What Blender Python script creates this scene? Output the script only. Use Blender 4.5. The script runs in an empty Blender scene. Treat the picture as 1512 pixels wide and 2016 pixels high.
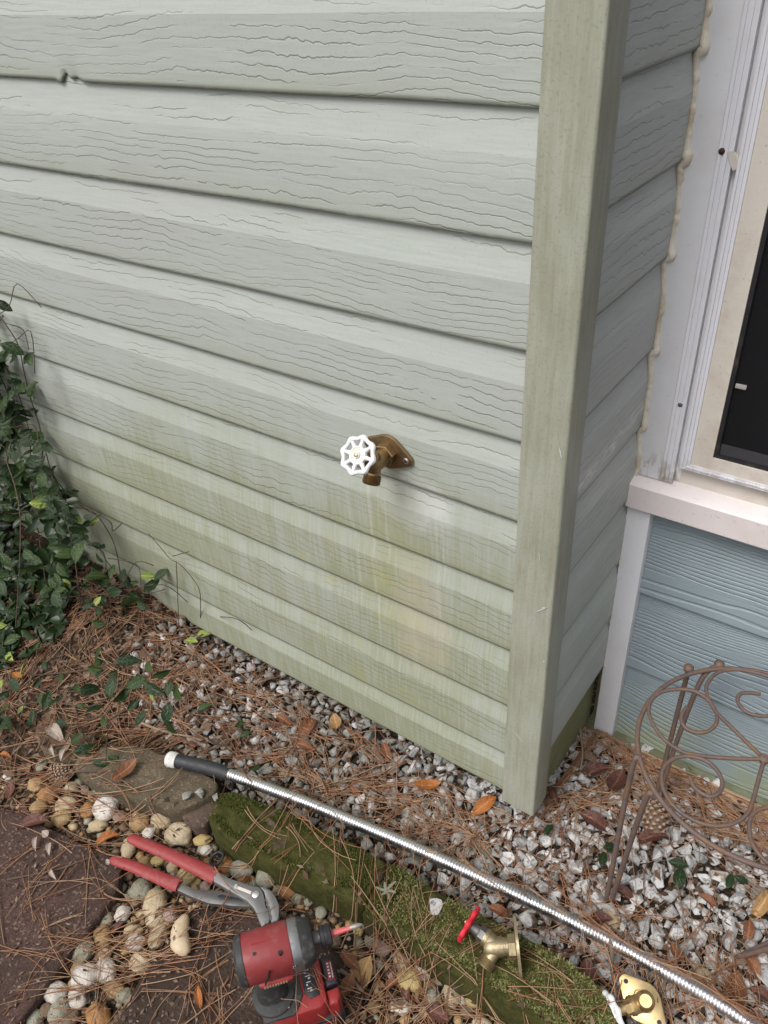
import bpy, bmesh, math, random
import numpy as np
from mathutils import Vector, Matrix, noise as mnoise

random.seed(7)
RNG = np.random.default_rng(7)
SC = bpy.context.scene
COL = SC.collection

# ------------------------------------------------------------------ camera
F_PX, CX, CY = 1583.21, 756.0, 1008.0
R = np.array([[0.8142374105506879, 0.5781861888373295, -0.05213607479638119],
              [0.3026696719726504, -0.4994359462611758, -0.8117603126848286],
              [-0.49538723129252793, 0.6451856063317501, -0.5816588557347465]])
CAM = np.array([0.28608932368627665, -0.7002076106246964, 1.1181959581826357])
cam_data = bpy.data.cameras.new("camera")
cam = bpy.data.objects.new("camera", cam_data)
COL.objects.link(cam)
cam_data.sensor_fit = 'HORIZONTAL'
cam_data.sensor_width = 36.0
cam_data.lens = F_PX / 1512.0 * 36.0
cam_data.clip_start = 0.05
cam_data.clip_end = 200.0
mw = Matrix.Identity(4)
for i in range(3):
    mw[i][0], mw[i][1], mw[i][2], mw[i][3] = R[0, i], -R[1, i], -R[2, i], CAM[i]
cam.matrix_world = mw
SC.camera = cam

# ------------------------------------------------------------------ daylight (overcast)
SUN_DIR = Vector((-0.12, -0.56, 0.82)).normalized()
world = bpy.data.worlds.new("World")
SC.world = world
world.use_nodes = True
wn = world.node_tree
wn.nodes.clear()
sky = wn.nodes.new("ShaderNodeTexSky")
sky.sky_type = 'NISHITA'
sky.sun_disc = False
sky.sun_elevation = math.asin(SUN_DIR.z)
sky.sun_rotation = math.atan2(SUN_DIR.x, SUN_DIR.y)
sky.air_density = 1.0
sky.dust_density = 4.0
sky.ozone_density = 1.0
hsv = wn.nodes.new("ShaderNodeHueSaturation")
hsv.inputs['Saturation'].default_value = 0.28
bg = wn.nodes.new("ShaderNodeBackground")
bg.inputs['Strength'].default_value = 0.14
wo = wn.nodes.new("ShaderNodeOutputWorld")
wn.links.new(sky.outputs[0], hsv.inputs['Color'])
wn.links.new(hsv.outputs[0], bg.inputs['Color'])
wn.links.new(bg.outputs[0], wo.inputs['Surface'])
sd = bpy.data.lights.new("sun", 'SUN')
sd.energy = 1.5
sd.angle = math.radians(24)
sd.color = (1.0, 0.975, 0.94)
sun = bpy.data.objects.new("sun", sd)
COL.objects.link(sun)
sun.rotation_euler = SUN_DIR.to_track_quat('Z', 'Y').to_euler()
SC.view_settings.view_transform = 'Standard'
SC.view_settings.look = 'None'
SC.view_settings.exposure = 0.40
SC.view_settings.gamma = 1.0
SC.view_settings.use_curve_mapping = False

# ------------------------------------------------------------------ geometry helpers
def project(P):
    q = (np.asarray(P, float) - CAM) @ R.T
    return np.stack([CX + F_PX * q[..., 0] / q[..., 2], CY + F_PX * q[..., 1] / q[..., 2]], -1)

def on(px, py, axis, val):
    d = R.T @ np.array([px - CX, py - CY, F_PX])
    return CAM + d * ((val - CAM[axis]) / d[axis])

def sstep(a, b, x):
    t = np.clip((x - a) / (b - a), 0, 1)
    return t * t * (3 - 2 * t)

def gz(x, y):
    """height of the bare soil"""
    return (-0.055 + 0.105 * sstep(-0.5, -0.95, x) * sstep(-0.45, -0.06, y)
            - 0.012 * sstep(0.1, 0.24, y) * sstep(-0.1, 0.05, x))

def ground_at(px, py, up=0.0):
    z = -0.05
    for _ in range(5):
        p = on(px, py, 2, z + up)
        z = float(gz(p[0], p[1]))
    p = on(px, py, 2, z + up)
    return p

def in_poly(pts, poly):
    pts = np.asarray(pts, float)
    poly = np.asarray(poly, float)
    x, y = pts[:, 0], pts[:, 1]
    inside = np.zeros(len(pts), bool)
    j = len(poly) - 1
    for i in range(len(poly)):
        xi, yi = poly[i]
        xj, yj = poly[j]
        c = ((yi > y) != (yj > y)) & (x < (xj - xi) * (y - yi) / (yj - yi + 1e-12) + xi)
        inside ^= c
        j = i
    return inside

def mesh(name, verts, faces, mat=None, smooth=True, face_mats=None):
    me = bpy.data.meshes.new(name)
    me.from_pydata([tuple(map(float, v)) for v in verts], [], [tuple(f) for f in faces])
    if mat is not None:
        for m in (mat if isinstance(mat, (list, tuple)) else [mat]):
            me.materials.append(m)
    if smooth:
        me.polygons.foreach_set('use_smooth', [True] * len(me.polygons))
    if face_mats is not None:
        me.polygons.foreach_set('material_index', list(face_mats))
    me.update()
    return me

def fast_mesh(name, V, Fa, mat, smooth=True, fmat=None):
    """V (n,3) array; Fa (m,k) array of equal sized faces"""
    V = np.asarray(V, np.float32)
    Fa = np.asarray(Fa, np.int32)
    me = bpy.data.meshes.new(name)
    me.vertices.add(len(V))
    me.vertices.foreach_set('co', V.ravel())
    me.loops.add(Fa.size)
    me.loops.foreach_set('vertex_index', Fa.ravel())
    me.polygons.add(len(Fa))
    k = Fa.shape[1]
    me.polygons.foreach_set('loop_start', np.arange(0, Fa.size, k, dtype=np.int32))
    me.polygons.foreach_set('loop_total', np.full(len(Fa), k, np.int32))
    for m in (mat if isinstance(mat, (list, tuple)) else [mat]):
        me.materials.append(m)
    if fmat is not None:
        me.polygons.foreach_set('material_index', np.asarray(fmat, np.int32))
    if smooth:
        me.polygons.foreach_set('use_smooth', np.ones(len(Fa), bool))
    me.update(calc_edges=True)
    me.validate()
    return me

_inv = {}
def link(name, me, parent=None, loc=None, rot=None, scale=None):
    o = bpy.data.objects.new(name, me)
    COL.objects.link(o)
    if parent is not None:
        o.parent = parent
        if parent.name in _inv:
            o.matrix_parent_inverse = _inv[parent.name]
    if loc is not None:
        o.location = loc
    if rot is not None:
        o.rotation_euler = rot
    if scale is not None:
        o.scale = scale
    return o

def tag(o, label=None, cat=None, group=None, kind=None):
    if label: o['label'] = label
    if cat: o['category'] = cat
    if group: o['group'] = group
    if kind: o['kind'] = kind
    return o

def thing(name, label, cat, loc=(0, 0, 0), group=None):
    o = bpy.data.objects.new(name, None)
    COL.objects.link(o)
    o.empty_display_size = 0.02
    o.location = loc
    tag(o, label, cat, group)
    _inv[o.name] = Matrix.Translation(-Vector([float(c) for c in loc]))
    return o

class MB:
    """collects pieces into one mesh"""
    def __init__(s):
        s.v, s.f, s.m = [], [], []
    def add(s, V, Fs, mi=0):
        b = len(s.v)
        s.v += [tuple(map(float, p)) for p in V]
        s.f += [tuple(b + i for i in f) for f in Fs]
        s.m += [mi] * len(Fs)
        return s
    def tube(s, pts, rad, n=8, mi=0, cap=True, flat=1.0, up=(0, 0, 1)):
        P = [np.asarray(p, float) for p in pts]
        k = len(P)
        rr = rad if hasattr(rad, '__len__') else [rad] * k
        V, Fs = [], []
        a_prev = None
        for i in range(k):
            t = P[min(i + 1, k - 1)] - P[max(i - 1, 0)]
            t = t / (np.linalg.norm(t) + 1e-12)
            if a_prev is None:
                u = np.asarray(up, float)
                if abs(u @ t) > 0.95: u = np.array([1., 0, 0])
                a = np.cross(u, t)
            else:
                a = a_prev - t * (a_prev @ t)
            a = a / (np.linalg.norm(a) + 1e-12)
            a_prev = a
            b = np.cross(t, a)
            for j in range(n):
                th = 2 * math.pi * j / n
                V.append(P[i] + rr[i] * (math.cos(th) * a + flat * math.sin(th) * b))
        for i in range(k - 1):
            for j in range(n):
                j2 = (j + 1) % n
                Fs.append((i * n + j, i * n + j2, (i + 1) * n + j2, (i + 1) * n + j))
        if cap:
            Fs.append(tuple(range(n - 1, -1, -1)))
            Fs.append(tuple((k - 1) * n + j for j in range(n)))
        return s.add(V, Fs, mi)
    def lathe(s, o, axis, prof, n=20, mi=0, ref=None, lobes=None, cap=True):
        """prof: list of (dist along axis, radius); lobes: f(theta)->radius factor"""
        o = np.asarray(o, float)
        ax = np.asarray(axis, float); ax = ax / np.linalg.norm(ax)
        u = np.asarray(ref if ref is not None else (0, 0, 1), float)
        if abs(u @ ax) > 0.95: u = np.array([1., 0.1, 0])
        a = u - ax * (u @ ax); a /= np.linalg.norm(a)
        b = np.cross(ax, a)
        V, Fs = [], []
        for d, r in prof:
            for j in range(n):
                th = 2 * math.pi * j / n
                q = r * (lobes(th) if lobes else 1)
                V.append(o + ax * d + q * (math.cos(th) * a + math.sin(th) * b))
        k = len(prof)
        for i in range(k - 1):
            for j in range(n):
                j2 = (j + 1) % n
                Fs.append((i * n + j, i * n + j2, (i + 1) * n + j2, (i + 1) * n + j))
        if cap:
            Fs.append(tuple(range(n - 1, -1, -1)))
            Fs.append(tuple((k - 1) * n + j for j in range(n)))
        return s.add(V, Fs, mi)
    def box(s, lo, hi, mi=0, bev=0.0, frame=None):
        x0, y0, z0 = lo; x1, y1, z1 = hi
        if bev <= 0:
            V = [(x0, y0, z0), (x1, y0, z0), (x1, y1, z0), (x0, y1, z0), (x0, y0, z1), (x1, y0, z1), (x1, y1, z1), (x0, y1, z1)]
            Fs = [(3, 2, 1, 0), (4, 5, 6, 7), (0, 1, 5, 4), (1, 2, 6, 5), (2, 3, 7, 6), (3, 0, 4, 7)]
        else:
            bm = bmesh.new()
            bmesh.ops.create_cube(bm, size=1)
            for v in bm.verts:
                v.co = Vector(((x0 + x1) / 2 + v.co.x * (x1 - x0), (y0 + y1) / 2 + v.co.y * (y1 - y0), (z0 + z1) / 2 + v.co.z * (z1 - z0)))
            bmesh.ops.bevel(bm, geom=bm.edges[:], offset=bev, segments=2, profile=0.6, affect='EDGES')
            bm.verts.ensure_lookup_table()
            V = [tuple(v.co) for v in bm.verts]
            Fs = [tuple(v.index for v in f.verts) for f in bm.faces]
            bm.free()
        if frame is not None:
            o, a, b, c = [np.asarray(q, float) for q in frame]
            V = [o + a * p[0] + b * p[1] + c * p[2] for p in V]
        return s.add(V, Fs, mi)
    def prism(s, poly, z0, z1, bev=0.0, mi=0, frame=None):
        """poly in plane (u,v), extruded along third axis with a chamfered top"""
        n = len(poly)
        P = np.asarray(poly, float)
        area = 0.5 * np.sum(P[:, 0] * np.roll(P[:, 1], -1) - np.roll(P[:, 0], -1) * P[:, 1])
        if area < 0: P = P[::-1]
        e = np.roll(P, -1, 0) - P
        e /= np.linalg.norm(e, axis=1)[:, None] + 1e-12
        nr = np.stack([-e[:, 1], e[:, 0]], 1)          # inward
        mi_n = nr + np.roll(nr, 1, 0)
        mi_n /= np.linalg.norm(mi_n, axis=1)[:, None] + 1e-9
        rings = [(P, z0), (P, z1 - bev)]
        if bev > 0:
            rings.append((P + mi_n * bev * 0.35, z1 - bev * 0.3))
            rings.append((P + mi_n * bev, z1))
        V = [(p[0], p[1], z) for Q, z in rings for p in Q]
        Fs = []
        for i in range(len(rings) - 1):
            for j in range(n):
                j2 = (j + 1) % n
                Fs.append((i * n + j, i * n + j2, (i + 1) * n + j2, (i + 1) * n + j))
        Fs.append(tuple((len(rings) - 1) * n + j for j in range(n)))
        Fs.append(tuple(range(n - 1, -1, -1)))
        if frame is not None:
            o, a, b, c = [np.asarray(q, float) for q in frame]
            V = [o + a * p[0] + b * p[1] + c * p[2] for p in V]
        return s.add(V, Fs, mi)
    def build(s, name, mat, parent=None, smooth=True, sharp=None):
        me = mesh(name, s.v, s.f, mat, smooth, s.m if isinstance(mat, (list, tuple)) else None)
        if smooth and sharp is not False:
            try:
                me.set_sharp_from_angle(angle=math.radians(sharp or 38))
            except Exception:
                pass
        return link(name, me, parent)

def spline(pts, n=8):
    """Catmull-Rom through points"""
    P = [np.asarray(p, float) for p in pts]
    out = []
    for i in range(len(P) - 1):
        p0, p1, p2, p3 = P[max(i - 1, 0)], P[i], P[i + 1], P[min(i + 2, len(P) - 1)]
        for k in range(n):
            t = k / n
            out.append(0.5 * ((2 * p1) + (-p0 + p2) * t + (2 * p0 - 5 * p1 + 4 * p2 - p3) * t * t + (-p0 + 3 * p1 - 3 * p2 + p3) * t ** 3))
    out.append(P[-1])
    return out

# ------------------------------------------------------------------ materials
class Mt:
    def __init__(s, name):
        s.m = bpy.data.materials.new(name)
        s.m.use_nodes = True
        s.t = s.m.node_tree
        s.t.nodes.clear()
        s.out = s.t.nodes.new("ShaderNodeOutputMaterial")
        s.b = s.t.nodes.new("ShaderNodeBsdfPrincipled")
        s.t.links.new(s.b.outputs[0], s.out.inputs['Surface'])
    def n(s, typ, **kw):
        x = s.t.nodes.new(typ)
        for k, v in kw.items(): setattr(x, k, v)
        return x
    def put(s, sock, v):
        if hasattr(v, 'is_linked') or isinstance(v, bpy.types.NodeSocket):
            s.t.links.new(v, sock)
        elif isinstance(v, (tuple, list)) and len(v) == 3 and sock.type == 'RGBA':
            sock.default_value = (*v, 1)
        else:
            sock.default_value = v
    def math(s, op, a, b=None, c=None, clamp=False):
        x = s.n("ShaderNodeMath", operation=op, use_clamp=clamp)
        s.put(x.inputs[0], a)
        if b is not None: s.put(x.inputs[1], b)
        if c is not None: s.put(x.inputs[2], c)
        return x.outputs[0]
    def mr(s, v, a, b, c=0.0, d=1.0, smooth=True):
        x = s.n("ShaderNodeMapRange", interpolation_type='SMOOTHSTEP' if smooth else 'LINEAR')
        s.put(x.inputs[0], v)
        for i, q in enumerate((a, b, c, d)): s.put(x.inputs[i + 1], q)
        return x.outputs[0]
    def mix(s, f, a, b, blend='MIX'):
        x = s.n("ShaderNodeMix", data_type='RGBA', blend_type=blend)
        s.put(x.inputs[0], f)
        s.put(x.inputs[6], a)
        s.put(x.inputs[7], b)
        return x.outputs[2]
    def pos(s):
        return s.n("ShaderNodeNewGeometry").outputs['Position']
    def obj(s):
        return s.n("ShaderNodeTexCoord").outputs['Object']
    def sep(s, v):
        x = s.n("ShaderNodeSeparateXYZ"); s.put(x.inputs[0], v)
        return x.outputs
    def comb(s, a, b, c):
        x = s.n("ShaderNodeCombineXYZ")
        for i, q in enumerate((a, b, c)): s.put(x.inputs[i], q)
        return x.outputs[0]
    def vmul(s, v, k):
        x = s.n("ShaderNodeVectorMath", operation='MULTIPLY')
        s.put(x.inputs[0], v); x.inputs[1].default_value = k
        return x.outputs[0]
    def vadd(s, v, w):
        x = s.n("ShaderNodeVectorMath", operation='ADD')
        s.put(x.inputs[0], v); s.put(x.inputs[1], w)
        return x.outputs[0]
    def noise(s, v, scale, detail=3, rough=0.55, dist=0.0):
        x = s.n("ShaderNodeTexNoise")
        s.put(x.inputs['Vector'], v)
        x.inputs['Scale'].default_value = scale
        x.inputs['Detail'].default_value = detail
        x.inputs['Roughness'].default_value = rough
        x.inputs['Distortion'].default_value = dist
        return x.outputs[0]
    def voro(s, v, scale, feature='F1', out=0):
        x = s.n("ShaderNodeTexVoronoi", feature=feature)
        s.put(x.inputs['Vector'], v)
        x.inputs['Scale'].default_value = scale
        return x.outputs[out]
    def rand(s):
        """random per object plus per mesh island"""
        a = s.n("ShaderNodeObjectInfo").outputs['Random']
        b = s.n("ShaderNodeNewGeometry").outputs['Random Per Island']
        return s.math('FRACT', s.math('ADD', a, b))
    def ramp(s, f, stops, interp='LINEAR'):
        x = s.n("ShaderNodeValToRGB")
        s.put(x.inputs[0], f)
        cr = x.color_ramp
        cr.interpolation = interp
        while len(cr.elements) < len(stops): cr.elements.new(0.5)
        for e, (p, c) in zip(cr.elements, stops):
            e.position = p
            e.color = (*c, 1)
        return x.outputs[0]
    def bump(s, h, strength=0.3, dist=0.002):
        x = s.n("ShaderNodeBump")
        x.inputs['Strength'].default_value = strength
        x.inputs['Distance'].default_value = dist
        s.put(x.inputs['Height'], h)
        s.t.links.new(x.outputs[0], s.b.inputs['Normal'])
    def fin(s, col=None, rough=None, metal=None, spec=None):
        if col is not None: s.put(s.b.inputs['Base Color'], col)
        if rough is not None: s.put(s.b.inputs['Roughness'], rough)
        if metal is not None: s.put(s.b.inputs['Metallic'], metal)
        if spec is not None: s.put(s.b.inputs['Specular IOR Level'], spec)
        return s.m

def plain(name, col, rough=0.5, metal=0.0, dirt=(0.12, 0.09, 0.06), amt=0.35, scale=60, bump=0.15):
    m = Mt(name)
    p = m.pos()
    n1 = m.noise(p, scale, 4, 0.65)
    f = m.mr(n1, 0.5, 0.75, 0, amt)
    c = m.mix(f, col, dirt)
    m.bump(m.noise(p, scale * 6, 2), bump, 0.0006)
    return m.fin(c, m.mr(n1, 0.3, 0.7, rough, min(1, rough + 0.2)), metal)

def siding_material(name, axis, base, algae, algae_amt, side=False):
    m = Mt(name)
    p = m.pos()
    s = m.sep(p)
    rnd = m.n("ShaderNodeObjectInfo").outputs['Random']
    u0, v = s[axis], s[2]
    u = m.math('ADD', u0, m.math('MULTIPLY', rnd, 37.0))
    nA = m.noise(m.comb(m.math('MULTIPLY', u, 3.6), m.math('MULTIPLY', v, 9.0), rnd), 1.0, 1.5, 0.5)
    nJ = m.noise(m.comb(m.math('MULTIPLY', u, 48.0), m.math('MULTIPLY', v, 16.0), 0.0), 1.0, 2.5, 0.6)
    field = m.math('ADD', m.math('MULTIPLY', v, 96.0), m.math('ADD', m.math('MULTIPLY', nA, 5.6), m.math('MULTIPLY', nJ, 1.05)))
    d = m.math('ABSOLUTE', m.math('SUBTRACT', m.math('FRACT', field), 0.5))
    line = m.mr(d, 0.025, 0.085, 1.0, 0.0)
    brk = m.noise(m.comb(m.math('MULTIPLY', u, 6.0), m.math('MULTIPLY', v, 60.0), 3.0), 1.0, 2.0, 0.5)
    zone = m.n("ShaderNodeAttribute", attribute_name="across").outputs['Fac']     # 0 butt .. 1 top of the board
    thr = m.mr(zone, 0.45, 0.75, 0.40, 0.50)
    line = m.math('MULTIPLY', line, m.mr(m.math('SUBTRACT', brk, thr), 0.0, 0.08, 0.0, 1.0))
    line = m.math('MULTIPLY', line, m.mr(m.noise(m.comb(m.math('MULTIPLY', u, 3.0), m.math('MULTIPLY', v, 14.0), 8.0), 1.0, 2, 0.5), 0.30, 0.62, 0.30, 1.0))
    fine = m.noise(m.comb(m.math('MULTIPLY', u, 18.0), m.math('MULTIPLY', v, 260.0), 1.0), 1.0, 3.0, 0.6)
    # algae and grime
    blot = m.noise(m.comb(m.math('MULTIPLY', u0, 3.0), m.math('MULTIPLY', v, 3.4), 5.0), 1.0, 4.0, 0.6)
    streak = m.noise(m.comb(m.math('MULTIPLY', u0, 38.0), m.math('MULTIPLY', v, 3.0), 2.0), 1.0, 4.0, 0.6)
    low = m.mr(v, 0.95, 0.10, 0.0, 1.0)
    al = m.math('MULTIPLY', m.math('ADD', m.math('MULTIPLY', blot, 0.9), m.math('MULTIPLY', streak, 0.55)), m.math('ADD', m.math('MULTIPLY', low, 0.85), 0.25))
    al = m.mr(al, 0.30, 0.86, 0.0, algae_amt)
    al = m.math('MULTIPLY', al, m.mr(zone, 0.60, 0.74, 1.0, 0.80))               # less algae on the sloped upper bands
    vs = m.noise(m.comb(m.math('MULTIPLY', u0, 230.0), m.math('MULTIPLY', v, 12.0), 4.0), 1.0, 3.0, 0.65)
    al = m.math('MULTIPLY', al, m.mr(vs, 0.30, 0.62, 0.55, 1.15))
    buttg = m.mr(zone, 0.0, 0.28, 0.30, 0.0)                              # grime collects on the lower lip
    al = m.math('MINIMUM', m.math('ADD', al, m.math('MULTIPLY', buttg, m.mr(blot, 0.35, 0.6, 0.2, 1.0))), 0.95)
    col = m.mix(m.mr(fine, 0.3, 0.7, 0.0, 1.0), base, tuple(c * 0.90 for c in base))
    big = m.noise(m.vmul(p, (2.2, 2.2, 5.0)), 1.0, 3, 0.6)
    col = m.mix(m.mr(big, 0.35, 0.7, 0.0, 0.45), col, tuple(c * k for c, k in zip(base, (0.93, 0.87, 0.90))))
    col = m.mix(al, col, algae)
    speck = m.noise(p, 420.0, 2, 0.7)
    col = m.mix(m.mr(speck, 0.55, 0.75, 0.0, 0.22), col, tuple(c * 0.55 for c in algae))
    if not side:
        # water wash below the spigot: bleached centre, yellow-brown fringes
        def ell(cx, cz, rx, rz):
            a = m.math('DIVIDE', m.math('SUBTRACT', u0, cx), rx)
            b = m.math('DIVIDE', m.math('SUBTRACT', v, cz), rz)
            return m.math('ADD', m.math('MULTIPLY', a, a), m.math('MULTIPLY', b, b))
        wob = m.math('MULTIPLY', m.math('SUBTRACT', m.noise(p, 26.0, 4, 0.7), 0.5), 1.8)
        wash = m.mr(m.math('ADD', ell(-0.205, 0.515, 0.065, 0.055), wob), 1.1, 0.2, 0.0, 0.7)
        col = m.mix(wash, col, (0.52, 0.53, 0.51))
        yel = m.mr(m.math('ADD', ell(-0.245, 0.40, 0.07, 0.20), m.math('MULTIPLY', wob, 1.3)), 1.2, 0.0, 0.0, 0.36)
        col = m.mix(yel, col, (0.33, 0.325, 0.19))
        # runs of spots below: yellow algae patches
        ys = m.noise(m.comb(m.math('MULTIPLY', u0, 20.0), m.math('MULTIPLY', v, 26.0), 9.0), 1.0, 5.0, 0.7)
        reg = m.mr(m.math('ADD', ell(-0.30, 0.28, 0.17, 0.20), m.math('MULTIPLY', wob, 0.7)), 1.3, 0.2, 0.0, 1.0)
        col = m.mix(m.math('MULTIPLY', reg, m.mr(ys, 0.52, 0.66, 0.0, 0.55)), col, (0.34, 0.335, 0.15))
        dr = m.noise(m.comb(m.math('MULTIPLY', u0, 120.0), m.math('MULTIPLY', v, 5.0), 2.5), 1.0, 3.0, 0.65)
        col = m.mix(m.math('MULTIPLY', m.mr(m.math('ADD', ell(-0.22, 0.40, 0.12, 0.22), m.math('MULTIPLY', wob, 0.5)), 1.2, 0.3, 0.0, 1.0), m.mr(dr, 0.54, 0.68, 0.0, 0.28)), col, (0.52, 0.53, 0.49))
        tanst = m.mr(m.math('ADD', ell(-0.20, 0.30, 0.06, 0.13), m.math('MULTIPLY', wob, 1.2)), 1.0, 0.1, 0.0, 0.45)
        col = m.mix(tanst, col, (0.42, 0.37, 0.28))
    else:
        # white paint dragged across the boards, following the grain
        L = m.math('SUBTRACT', v, m.math('ADD', 0.578, m.math('MULTIPLY', u0, 0.07)))
        band = m.mr(m.math('ABSOLUTE', L), 0.003, 0.016, 1.0, 0.0)
        gr = m.noise(m.comb(m.math('MULTIPLY', u0, 30.0), m.math('MULTIPLY', v, 420.0), 0.0), 1.0, 3, 0.7)
        pt = m.math('MULTIPLY', band, m.mr(gr, 0.50, 0.58, 0.0, 0.85))
        col = m.mix(pt, col, (0.72, 0.72, 0.70))
    lip = m.math('MULTIPLY', m.mr(zone, 0.012, 0.055, 0.75, 0.0), m.mr(streak, 0.25, 0.5, 0.65, 1.0))     # dirt on the drip edge, with the lap shadow painted into it
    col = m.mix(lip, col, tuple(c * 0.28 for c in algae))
    dark = tuple(c * 0.42 for c in algae)
    col = m.mix(m.math('MULTIPLY', line, 0.40 if side else 0.55), col, dark)
    h = m.math('SUBTRACT', m.math('MULTIPLY', fine, 0.25), m.math('MULTIPLY', line, 1.0))
    m.bump(h, 0.42, 0.0012)
    return m.fin(col, 0.52, 0.0, 0.35)

M = {}
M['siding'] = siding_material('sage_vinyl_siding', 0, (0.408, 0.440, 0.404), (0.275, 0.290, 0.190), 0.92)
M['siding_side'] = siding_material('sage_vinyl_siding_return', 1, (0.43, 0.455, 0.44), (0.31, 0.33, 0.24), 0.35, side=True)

def trim_mat(name, base, algae, amt):
    m = Mt(name)
    p = m.pos(); s = m.sep(p)
    st = m.noise(m.vmul(p, (160.0, 160.0, 9.0)), 1.0, 4, 0.65)
    bl = m.noise(m.vmul(p, (14, 14, 7)), 1.0, 5, 0.65)
    sp = m.noise(p, 300.0, 3, 0.7)
    f = m.mr(m.math('ADD', m.math('MULTIPLY', st, 0.5), m.math('MULTIPLY', bl, 0.7)), 0.45, 0.8, 0.0, amt)
    c = m.mix(f, base, algae)
    c = m.mix(m.mr(sp, 0.52, 0.72, 0.0, 0.38), c, tuple(k * 0.5 for k in algae))
    yl = m.noise(m.vmul(p, (22, 22, 12)), 1.0, 5, 0.7)
    c = m.mix(m.mr(yl, 0.58, 0.74, 0.0, 0.55), c, (0.36, 0.33, 0.20))
    sc = m.noise(m.vmul(p, (90, 90, 60)), 1.0, 4, 0.75, 1.2)
    c = m.mix(m.mr(sc, 0.715, 0.75, 0.0, 0.6), c, (0.55, 0.56, 0.50))
    m.bump(m.noise(m.vmul(p, (500, 500, 60)), 1.0, 2), 0.25, 0.0006)
    return m.fin(c, 0.5, 0, 0.35)
M['trim'] = trim_mat('weathered_corner_trim', (0.345, 0.352, 0.290), (0.240, 0.238, 0.165), 0.85)

def teal_mat():
    m = Mt('teal_painted_clapboard')
    p = m.pos(); s = m.sep(p)
    rnd = m.n("ShaderNodeObjectInfo").outputs['Random']
    u = m.math('ADD', s[0], m.math('MULTIPLY', rnd, 37.0)); v = s[2]
    nA = m.noise(m.comb(m.math('MULTIPLY', u, 3.0), m.math('MULTIPLY', v, 8.0), rnd), 1.0, 2, 0.5)
    zone = m.n("ShaderNodeAttribute", attribute_name="across").outputs['Fac']
    fr = m.math('ADD', m.math('MULTIPLY', v, 85.0), m.math('ADD', m.math('MULTIPLY', nA, 8.0), m.math('MULTIPLY', m.math('POWER', zone, 3.0), 9.0)))
    d = m.math('ABSOLUTE', m.math('SUBTRACT', m.math('FRACT', fr), 0.5))
    brk = m.noise(m.comb(m.math('MULTIPLY', u, 5.0), m.math('MULTIPLY', v, 70.0), 3.0), 1.0, 2, 0.5)
    line = m.math('MULTIPLY', m.mr(d, 0.05, 0.22, 1.0, 0.0), m.mr(brk, 0.36, 0.5, 0.0, 1.0))
    bl = m.noise(p, 9.0, 4, 0.6)
    c = m.mix(m.mr(bl, 0.3, 0.7), (0.225, 0.278, 0.305), (0.255, 0.310, 0.340))
    c = m.mix(m.math('MULTIPLY', line, 0.35), c, (0.33, 0.385, 0.41))  # grain highlights painted in as paler lines
    g = m.math('MULTIPLY', m.mr(v, 0.10, -0.06, 0.0, 0.9), m.mr(m.noise(p, 12.0, 4, 0.7), 0.3, 0.65))
    c = m.mix(g, c, (0.27, 0.30, 0.19))
    m.bump(line, 0.7, -0.0016)
    return m.fin(c, 0.42, 0, 0.4)
M['teal'] = teal_mat()

def white_mat(name, base, dirt, amt, scale=10.0, rough=0.45):
    m = Mt(name)
    p = m.pos()
    a = m.noise(p, scale, 5, 0.65); b = m.noise(p, scale * 14, 3, 0.7)
    c = m.mix(m.mr(a, 0.45, 0.75, 0.0, amt), base, dirt)
    c = m.mix(m.mr(b, 0.60, 0.75, 0.0, amt), c, tuple(k * 0.6 for k in dirt))
    if name in ('white_aluminium_track', 'white_painted_casing'):   # mud splashed on the foot of the jamb
        z = m.sep(p)[2]
        st = m.math('MULTIPLY', m.math('MULTIPLY', m.mr(z, 0.545, 0.495), m.mr(z, 0.487, 0.489)), m.mr(m.noise(m.vmul(p, (1, 1, .35)), 55.0, 4, 0.7), 0.42, 0.58))
        c = m.mix(m.math('MULTIPLY', st, 0.8), c, (0.26, 0.20, 0.13))
    m.bump(m.noise(p, 120.0, 3), 0.12, 0.001)
    return m.fin(c, rough, 0, 0.4)
M['white'] = white_mat('white_painted_casing', (0.66, 0.66, 0.68), (0.50, 0.47, 0.44), 0.35)
M['sill'] = white_mat('pinkish_white_sill_paint', (0.68, 0.62, 0.61), (0.50, 0.44, 0.40), 0.45)
M['track'] = white_mat('white_aluminium_track', (0.70, 0.70, 0.74), (0.45, 0.44, 0.42), 0.2, 30, 0.3)
M['cream'] = white_mat('dusty_cream_frame', (0.62, 0.57, 0.51), (0.46, 0.38, 0.30), 0.6, 18)
M['caulk'] = white_mat('aged_cream_caulk', (0.62, 0.57, 0.48), (0.36, 0.27, 0.16), 0.75, 30, 0.5)
M['foam'] = white_mat('peach_mortar', (0.50, 0.36, 0.25), (0.30, 0.20, 0.12), 0.7, 60, 0.9)
M['mossy_wood'] = white_mat('mossy_skirt_board', (0.17, 0.17, 0.08), (0.30, 0.27, 0.15), 0.7, 14, 0.8)
M['mossy_concrete'] = white_mat('mossy_footing', (0.12, 0.12, 0.07), (0.22, 0.25, 0.18), 0.8, 22, 0.9)

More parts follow.
